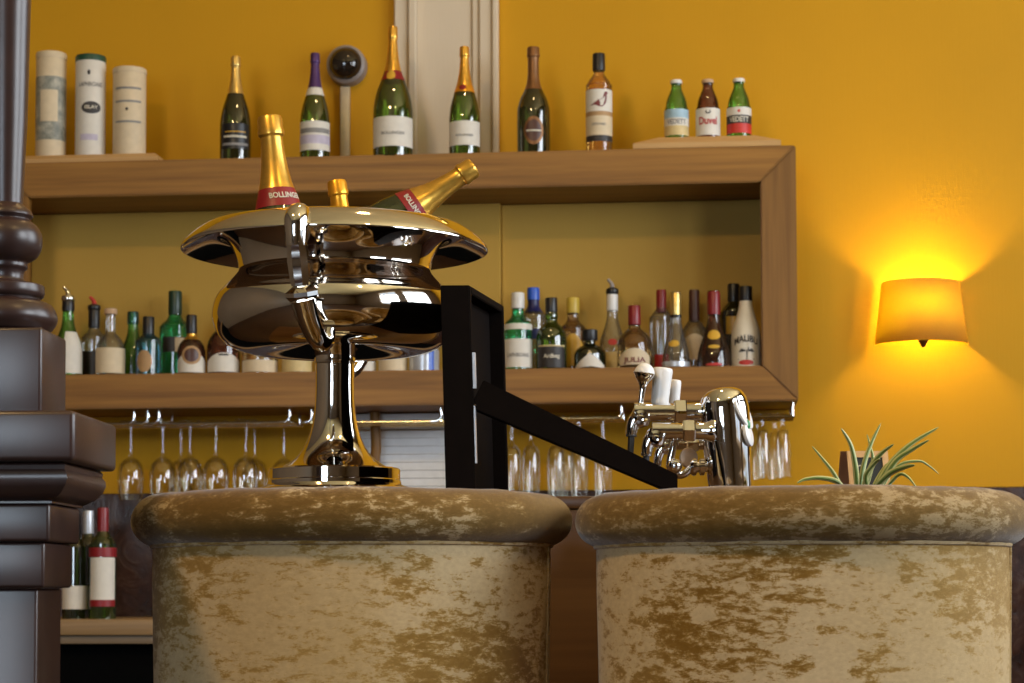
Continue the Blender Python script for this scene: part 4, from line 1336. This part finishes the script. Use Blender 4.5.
bmesh.ops.transform(bm, matrix=Matrix.Translation(c) @ Matrix.Diagonal((4 * kt, 4 * kt, 5.5 * kt, 1)), verts=bm.verts)
obj('badge_leaf', bm, 'greenleaf', b2_, world=True)
# lower fitting with round plate on the left of the tower
o = rodpart('lower_valve', T(712, 467, 0), T(690, 467, 0), [(0, 0), (5.5 * kt, 0), (5.5 * kt, 7 * kt), (8.5 * kt, 8 * kt), (8.5 * kt, 12 * kt), (5.5 * kt, 13 * kt), (5.5 * kt, 15 * kt), (8.5 * kt, 16 * kt), (9 * kt, 19 * kt), (7 * kt, 22 * kt), (0, 22 * kt)], 'chrome', tap)
bm = bmesh.new()
add_tube(bm, smooth_path([T(692, 467), T(684, 474), T(676, 474), T(670, 466), T(672, 452), T(675, 440)], 5), 4 * kt, 14)
obj('drain_pipe', bm, 'chrome', o, world=True)
c = T(688, 458, 0.02)
bm = bmesh.new()
add_rod(bm, c, c - fw * 0.004 + rt * 0.002, [(0, 0), (10 * kt, 0), (10.5 * kt, 1.2 * kt), (10 * kt, 2.4 * kt), (0, 2.4 * kt)], 32)
obj('round_plate', bm, 'pinkplate', o, world=True)
c = T(675, 466, -0.01)
bm = bmesh.new()
bmesh.ops.create_uvsphere(bm, u_segments=20, v_segments=12, radius=7.5 * kt)
bmesh.ops.transform(bm, matrix=Matrix.Translation(c), verts=bm.verts)
obj('ball_joint', bm, 'chrome', o, world=True)

# ------------------------------------------------------------------ potted plant and table sign
DP = 3.40
kp = DP / F_PX
pp_ = Q(868, 500, DP)
plant = thing('potted_spider_plant', 'potted spider plant with arching pale-edged leaves on the bar under the lamp', 'plant', (pp_.x, pp_.y, zb0))
hp_ = (Q(868, 491, DP).z - zb0)
obj('pot', lathe([(0, 0), (22 * kp, 0), (24 * kp, 0.001), (27 * kp, hp_ - 0.002), (28 * kp, hp_), (26 * kp, hp_), (25 * kp, hp_ - 0.002), (0, hp_ - 0.002)], 36), 'terracotta', plant)
def leaf(pts, dd, w):
    """blade from base to tip; pts in the photo's pixels, dd = depth drift"""
    n_ = len(pts)
    path = smooth_path([Q(x, y, DP + dd * i / (n_ - 1)) for i, (x, y) in enumerate(pts)], 6)
    bm = bmesh.new()
    uvl = bm.loops.layers.uv.new('uv')
    N = len(path)
    rows = []
    for i, p in enumerate(path):
        t = i / (N - 1)
        tg = (path[min(i + 1, N - 1)] - path[max(i - 1, 0)]).normalized()
        sd = tg.cross(fw).normalized()
        nrm = sd.cross(tg).normalized()
        wd = w * kp * min(1, 0.55 + 1.6 * t) * (1 - t) ** 0.55 + 0.0002
        rows.append([bm.verts.new(p - sd * wd + nrm * wd * 0.5), bm.verts.new(p), bm.verts.new(p + sd * wd + nrm * wd * 0.5)])
    for A_, B_ in zip(rows[:-1], rows[1:]):
        for j in range(2):
            f = bm.faces.new((A_[j], A_[j + 1], B_[j + 1], B_[j]))
            for lp, uu in zip(f.loops, (j / 2, (j + 1) / 2, (j + 1) / 2, j / 2)):
                lp[uvl].uv = (uu, 0)
    o = obj('leaf', bm, 'leaf', plant, world=True)
    md = o.modifiers.new('thick', 'SOLIDIFY'); md.thickness = 0.0006
for pts, dd, w in (
        ([(857, 492), (856, 470), (851, 445), (841, 428)], -0.03, 3.6),
        ([(845, 492), (833, 472), (822, 458), (812, 446)], 0.04, 2.4),
        ([(846, 493), (838, 482), (822, 478), (806, 479), (797, 483)], -0.05, 3.2),
        ([(860, 492), (864, 465), (872, 442), (881, 423)], 0.04, 3.2),
        ([(866, 491), (873, 462), (870, 445), (867, 434)], 0.07, 2.2),
        ([(862, 491), (872, 466), (882, 453), (894, 444)], -0.05, 3.6),
        ([(874, 492), (890, 465), (911, 444), (939, 427)], 0.02, 4.0),
        ([(878, 491), (895, 462), (913, 449), (929, 440)], -0.04, 3.2),
        ([(872, 492), (889, 474), (905, 467), (915, 465)], -0.07, 3.6),
        ([(880, 491), (898, 466), (918, 461), (928, 465), (939, 474)], 0.06, 1.8),
        ([(884, 492), (898, 475), (908, 477), (918, 490)], -0.05, 2.2),
        ([(869, 492), (866, 476), (875, 463), (880, 459)], -0.06, 3.0),
        ([(872, 492), (880, 475), (887, 463)], 0.03, 3.0)):
    leaf(pts, dd, w)

DS = 3.58
sg = thing('table_sign', 'small wood-framed chalkboard table sign standing behind the spider plant', 'sign', Q(863, 500, DS), 0)
sg.location.z = zb0
zs1 = Q(863, 451, DS).z
def slab(name, x0, x1, ytop, mat, par, d0, d1, t=0.006, yb=None, ox=0.0):
    """tilted rectangular strip: foot at depth d0, head at d1"""
    zt_ = Q(x0, ytop, DS).z; zb__ = zb0 if yb is None else Q(x0, yb, DS).z
    bm = bmesh.new()
    f0 = (zb__ - zb0) / (zs1 - zb0); f1 = (zt_ - zb0) / (zs1 - zb0)
    def pt(px, f_, z): 
        p = Q(px, 470, DS + d0 + (d1 - d0) * f_); p.z = z; return p
    q4 = [pt(x0, f0, zb__), pt(x1, f0, zb__), pt(x1 + ox, f1, zt_), pt(x0 + ox, f1, zt_)]
    A_ = [bm.verts.new(p) for p in q4]; B_ = [bm.verts.new(p + fw * t) for p in q4]
    bm.faces.new(A_); bm.faces.new(B_[::-1])
    for i in range(4): bm.faces.new((A_[i], B_[i], B_[(i + 1) % 4], A_[(i + 1) % 4]))
    return obj(name, bm, mat, par, world=True, smooth=False)
fm = slab('frame_upright', 851, 857, 451, 'pale_wood', sg, -0.035, 0.0, ox=-4)
slab('frame_upright', 886, 892, 451, 'pale_wood', sg, -0.035, 0.0, ox=-4)
slab('frame_rail', 848, 887, 451, 'pale_wood', sg, -0.0355, -0.0005, yb=457.5, t=0.007)
slab('chalkboard', 854, 888, 456, 'chalk', sg, -0.0335, 0.002, ox=-3, t=0.003)
slab('rear_leaf', 836, 846.5, 451, wood('sign_back_wood', (0.22, 0.10, 0.05), (0.32, 0.16, 0.08), 'z'), sg, 0.07, 0.007, ox=5)
for (x, y, w2) in ((860, 467, 5), (862, 476, 6), (869, 470, 4)):
    c = Q(x, y, DS - 0.045 + 0.02)
    bm = add_tube(bmesh.new(), smooth_path([c - rt * w2 * kp * 0.5, c + Vector((0, 0, 1)) * 1.5 * kp, c + rt * w2 * kp * 0.5], 4), 0.8 * kp, 6)
    obj('chalk_mark', bm, 'inkpale', sg, world=True)

# ------------------------------------------------------------------ velvet tub stools
def stool(label, pxc, D):
    c = Q(pxc, 540, D)
    zs = Q(pxc, 541, D - 0.265).z               # seam height
    t = thing('tub_stool', label, 'stool', (c.x, c.y, 0), 0, 'velvet tub bar stools')
    R, th_ = 0.2735, 0.055
    zroll = zs + 0.033
    a0, a1 = -PI / 2 - math.radians(128), -PI / 2 + math.radians(128)
    n_ = 96
    z0 = 0.50
    # curved back shell
    prof = []
    Hs = zs + 0.02 - z0
    sect = [(R - 0.012, z0), (R - 0.008, z0 + 0.1 * Hs), (R - 0.004, z0 + 0.45 * Hs), (R, z0 + 0.85 * Hs), (R, z0 + Hs),
            (R - th_, z0 + Hs), (R - th_ - 0.004, z0 + 0.5 * Hs), (R - th_ - 0.012, z0)]
    bm = bmesh.new()
    rings = []
    for i in range(n_ + 1):
        a = a0 + (a1 - a0) * i / n_
        rings.append([bm.verts.new((r * math.cos(a), r * math.sin(a), z)) for r, z in sect])
    ns = len(sect)
    for A, B in zip(rings[:-1], rings[1:]):
        for j in range(ns): bm.faces.new((A[j], A[(j + 1) % ns], B[(j + 1) % ns], B[j]))
    bm.faces.new(rings[0]); bm.faces.new(rings[-1][::-1])
    obj('back_shell', bm, 'velvet', t)
    # padded roll along the top
    rm = R - 0.010
    path = [(rm * math.cos(a), rm * math.sin(a), zroll) for a in [a0 + (a1 - a0) * i / n_ for i in range(n_ + 1)]]
    seg = 28
    bm = bmesh.new()
    rings = []
    for i in range(n_ + 1):
        a = a0 + (a1 - a0) * i / n_
        e = 1.0
        j = min(i, n_ - i)
        if j < 5: e = math.sqrt(max(0.02, 1 - ((5 - j) / 5) ** 2))
        ring = []
        for q in range(seg):
            b_ = 2 * PI * q / seg
            cr, cz = math.cos(b_), math.sin(b_)
            kx, kz = 0.0395, 0.0355
            wob = 1 + 0.014 * math.sin(a * 9 + 1) + 0.010 * math.sin(a * 23 + 2 * b_)
            ring.append(bm.verts.new(((rm + cr * kx * e * wob) * math.cos(a), (rm + cr * kx * e * wob) * math.sin(a), zroll + cz * kz * e * wob)))
        rings.append(ring)
    for A, B in zip(rings[:-1], rings[1:]):
        for q in range(seg): bm.faces.new((A[q], A[(q + 1) % seg], B[(q + 1) % seg], B[q]))
    bm.faces.new(rings[0]); bm.faces.new(rings[-1][::-1])
    obj('top_roll', bm, 'velvet2', t)
    # piping under the roll and along the seams
    pth = [((R + 0.001) * math.cos(a), (R + 0.001) * math.sin(a), zs - 0.001) for a in [a0 + (a1 - a0) * i / n_ for i in range(n_ + 1)]]
    obj('piping', tube(pth, 0.0035, 8), 'velvet', t)
    am = -PI / 2 + math.radians(84)
    pth = [((R + 0.0005) * math.cos(am), (R + 0.0005) * math.sin(am), zs - 0.004), ((R - 0.010) * math.cos(am), (R - 0.010) * math.sin(am), z0)]
    obj('piping', tube(pth, 0.003, 8), 'velvet', t)
    # seat cushion and base
    rc_ = R - th_ - 0.016
    obj('seat', lathe(smooth_prof([(0, z0 + 0.2), (rc_ * 0.7, z0 + 0.198), (rc_ * 0.95, z0 + 0.185), (rc_, z0 + 0.15), (rc_, z0 + 0.02), (rc_ * 0.97, z0), (0, z0)], 3), 48), 'velvet', t)
    obj('seat_base', lathe([(0, z0 - 0.045), (R - 0.03, z0 - 0.045), (R - 0.014, z0 - 0.03), (R - 0.014, z0 - 0.001), (0, z0 - 0.001)], 48), 'legs', t)
    for sx, sy in ((-1, -1), (1, -1), (-1, 1), (1, 1)):
        obj('leg', tube([(sx * 0.165, sy * 0.165, z0 - 0.046), (sx * 0.195, sy * 0.195, 0.0)], [0.022, 0.014], 16), 'legs', t)
    bm = bmesh.new()
    pr_ = [(0.262 * math.cos(2 * PI * i / 48), 0.262 * math.sin(2 * PI * i / 48), 0.2) for i in range(49)]
    add_tube(bm, pr_, 0.008, 10, cap=False)
    bmesh.ops.remove_doubles(bm, verts=bm.verts, dist=1e-5)
    obj('foot_ring', bm, 'brass', t)
    return t


stool('gold crushed velvet tub stool on the left, in front of the silver cooler', 353, 2.885)
stool('gold crushed velvet tub stool on the right, in front of the beer tap and plant', 800, 2.80)

# ------------------------------------------------------------------ dark column at the left
DC = 2.56
kc = DC / F_PX
cc = Q(4, 400, DC)
colm = thing('column', 'dark brown glossy column on a stepped square pedestal at the left edge', 'column', (cc.x, cc.y, 0), math.radians(4))
zy2 = lambda y: Q(10, y, DC).z
shaft = [(0, -140), (24, -140), (23, 0), (20.5, 120), (17, 200), (17, 207)]
ax0 = 0
ring_prof = [(17, 204), (20, 207), (25, 211), (27, 216), (24, 219), (24.5, 221), (30, 225), (35, 232), (36.5, 241), (35, 250), (31, 257), (25, 261), (22, 263), (22, 268), (19, 271),
             (18, 276), (19, 281), (24, 283), (37, 285), (39, 289), (38.5, 296), (34, 299), (36, 301), (46, 305), (51, 313), (52, 321), (48, 328), (40, 333), (0, 333)]
obj('shaft', lathe([(r * kc, max(zy2(y), 0)) if y > -140 else (r * kc, ZC - 0.002) for r, y in shaft], 48), 'brown', colm)
obj('ring_moulding', lathe(smooth_prof([(r * kc, zy2(y)) for r, y in ring_prof[::-1]], 3), 56), 'brown', colm)
def sq(name, half, y_top, y_bot, bev=0.004, zlo=None):
    z1_, z0_ = zy2(y_top), (zy2(y_bot) if zlo is None else zlo)
    obj(name, box((-half, -half, z0_), (half, half, z1_), bev, 3), 'brown', colm)
sq('upper_block', 0.062, 333.5, 418)
sq('cap_block', 0.115, 418.5, 467, 0.006)
# ovolo moulding under the cap
def sq_mould(name, prof):
    bm = bmesh.new()
    rings = []
    for h, y in prof:
        z = zy2(y)
        rings.append([bm.verts.new((sx * h, sy * h, z)) for sx, sy in ((-1, -1), (1, -1), (1, 1), (-1, 1))])
    for A, B in zip(rings[:-1], rings[1:]):
        for q in range(4): bm.faces.new((A[q], A[(q + 1) % 4], B[(q + 1) % 4], B[q]))
    bm.faces.new(rings[0]); bm.faces.new(rings[-1][::-1])
    obj(name, bm, 'brown', colm)
sq_mould('moulding', [(0.098, 467.5), (0.101, 470), (0.100, 474), (0.1035, 478), (0.104, 483), (0.101, 490), (0.094, 497), (0.085, 502), (0.080, 504), (0.080, 506)])
sq('neck_block', 0.077, 506.5, 543)
sq('neck_block', 0.0695, 543.5, 588)
sq('pedestal', 0.059, 588.5, 700, 0.004, 0.0)

# ------------------------------------------------------------------ light
def area(name, loc, look, sx, sy, e, col=(1, 1, 1)):
    l = bpy.data.lights.new(name, 'AREA'); l.shape = 'RECTANGLE'; l.size = sx; l.size_y = sy; l.energy = e; l.color = col
    o = bpy.data.objects.new(name, l); COL.objects.link(o)
    o.location = loc
    o.rotation_euler = (Vector(look) - Vector(loc)).to_track_quat('-Z', 'Z').to_euler()
    return o


for a_, b_, e in ((WY0, WY1, 185), (VY0, VY1, 140)):
    area('window_light', (XR + 0.12, (a_ + b_) / 2, (WZ0 + WZ1) / 2), (XR - 3, (a_ + b_) / 2, (WZ0 + WZ1) / 2), b_ - a_ - 0.1, WZ1 - WZ0 - 0.1, e, (0.88, 0.94, 1.0))
area('window_light', ((FX0 + FX1) / 2, YF - 0.14, (FZ0 + FZ1) / 2), ((FX0 + FX1) / 2, 3, (FZ0 + FZ1) / 2), FX1 - FX0 - 0.1, FZ1 - FZ0 - 0.1, 120, (0.72, 0.86, 1.0))
# unseen ceiling lamps, added for warm light behind the camera and over the bar
for i, (x, y, e) in enumerate(((-1.8, 0.7, 95), (1.2, 1.0, 18), (-0.4, 4.4, 8))):
    f_ = thing('ceiling_spot', ['round white ceiling spot over the seating, away from the windows', 'round white ceiling spot over the seating, on the window side', 'round white ceiling spot above the bar'][i], 'lamp', (x, y, ZC), 0, 'ceiling spots')
    obj('housing', lathe([(0.0, -0.012), (0.075, -0.012), (0.085, -0.02), (0.095, -0.015), (0.095, -0.001), (0, -0.001)], 32), 'plastic', f_)
    o = area('spot_light', (x, y, ZC - 0.03), (x + (0.9 if x < -1 else 0), y + (1.2 if x < -1 else 0), 0), 0.45 if x < -1 else 0.16, 0.16, e, (1, 0.66, 0.28))
    o.data.shape = 'DISK'

wd = bpy.data.worlds.new('world'); S.world = wd; wd.use_nodes = True
wd.node_tree.nodes['Background'].inputs[0].default_value = (0.75, 0.86, 1, 1)
wd.node_tree.nodes['Background'].inputs[1].default_value = 1.0

S.view_settings.view_transform = 'Standard'
S.view_settings.look = 'None'
S.view_settings.exposure = -0.08
S.view_settings.gamma = 1.0
S.view_settings.use_curve_mapping = False
S.cycles.use_denoising = True
S.cycles.caustics_reflective = False
S.cycles.caustics_refractive = False
S.cycles.max_bounces = 12
S.cycles.transmission_bounces = 10
S.cycles.transparent_max_bounces = 24
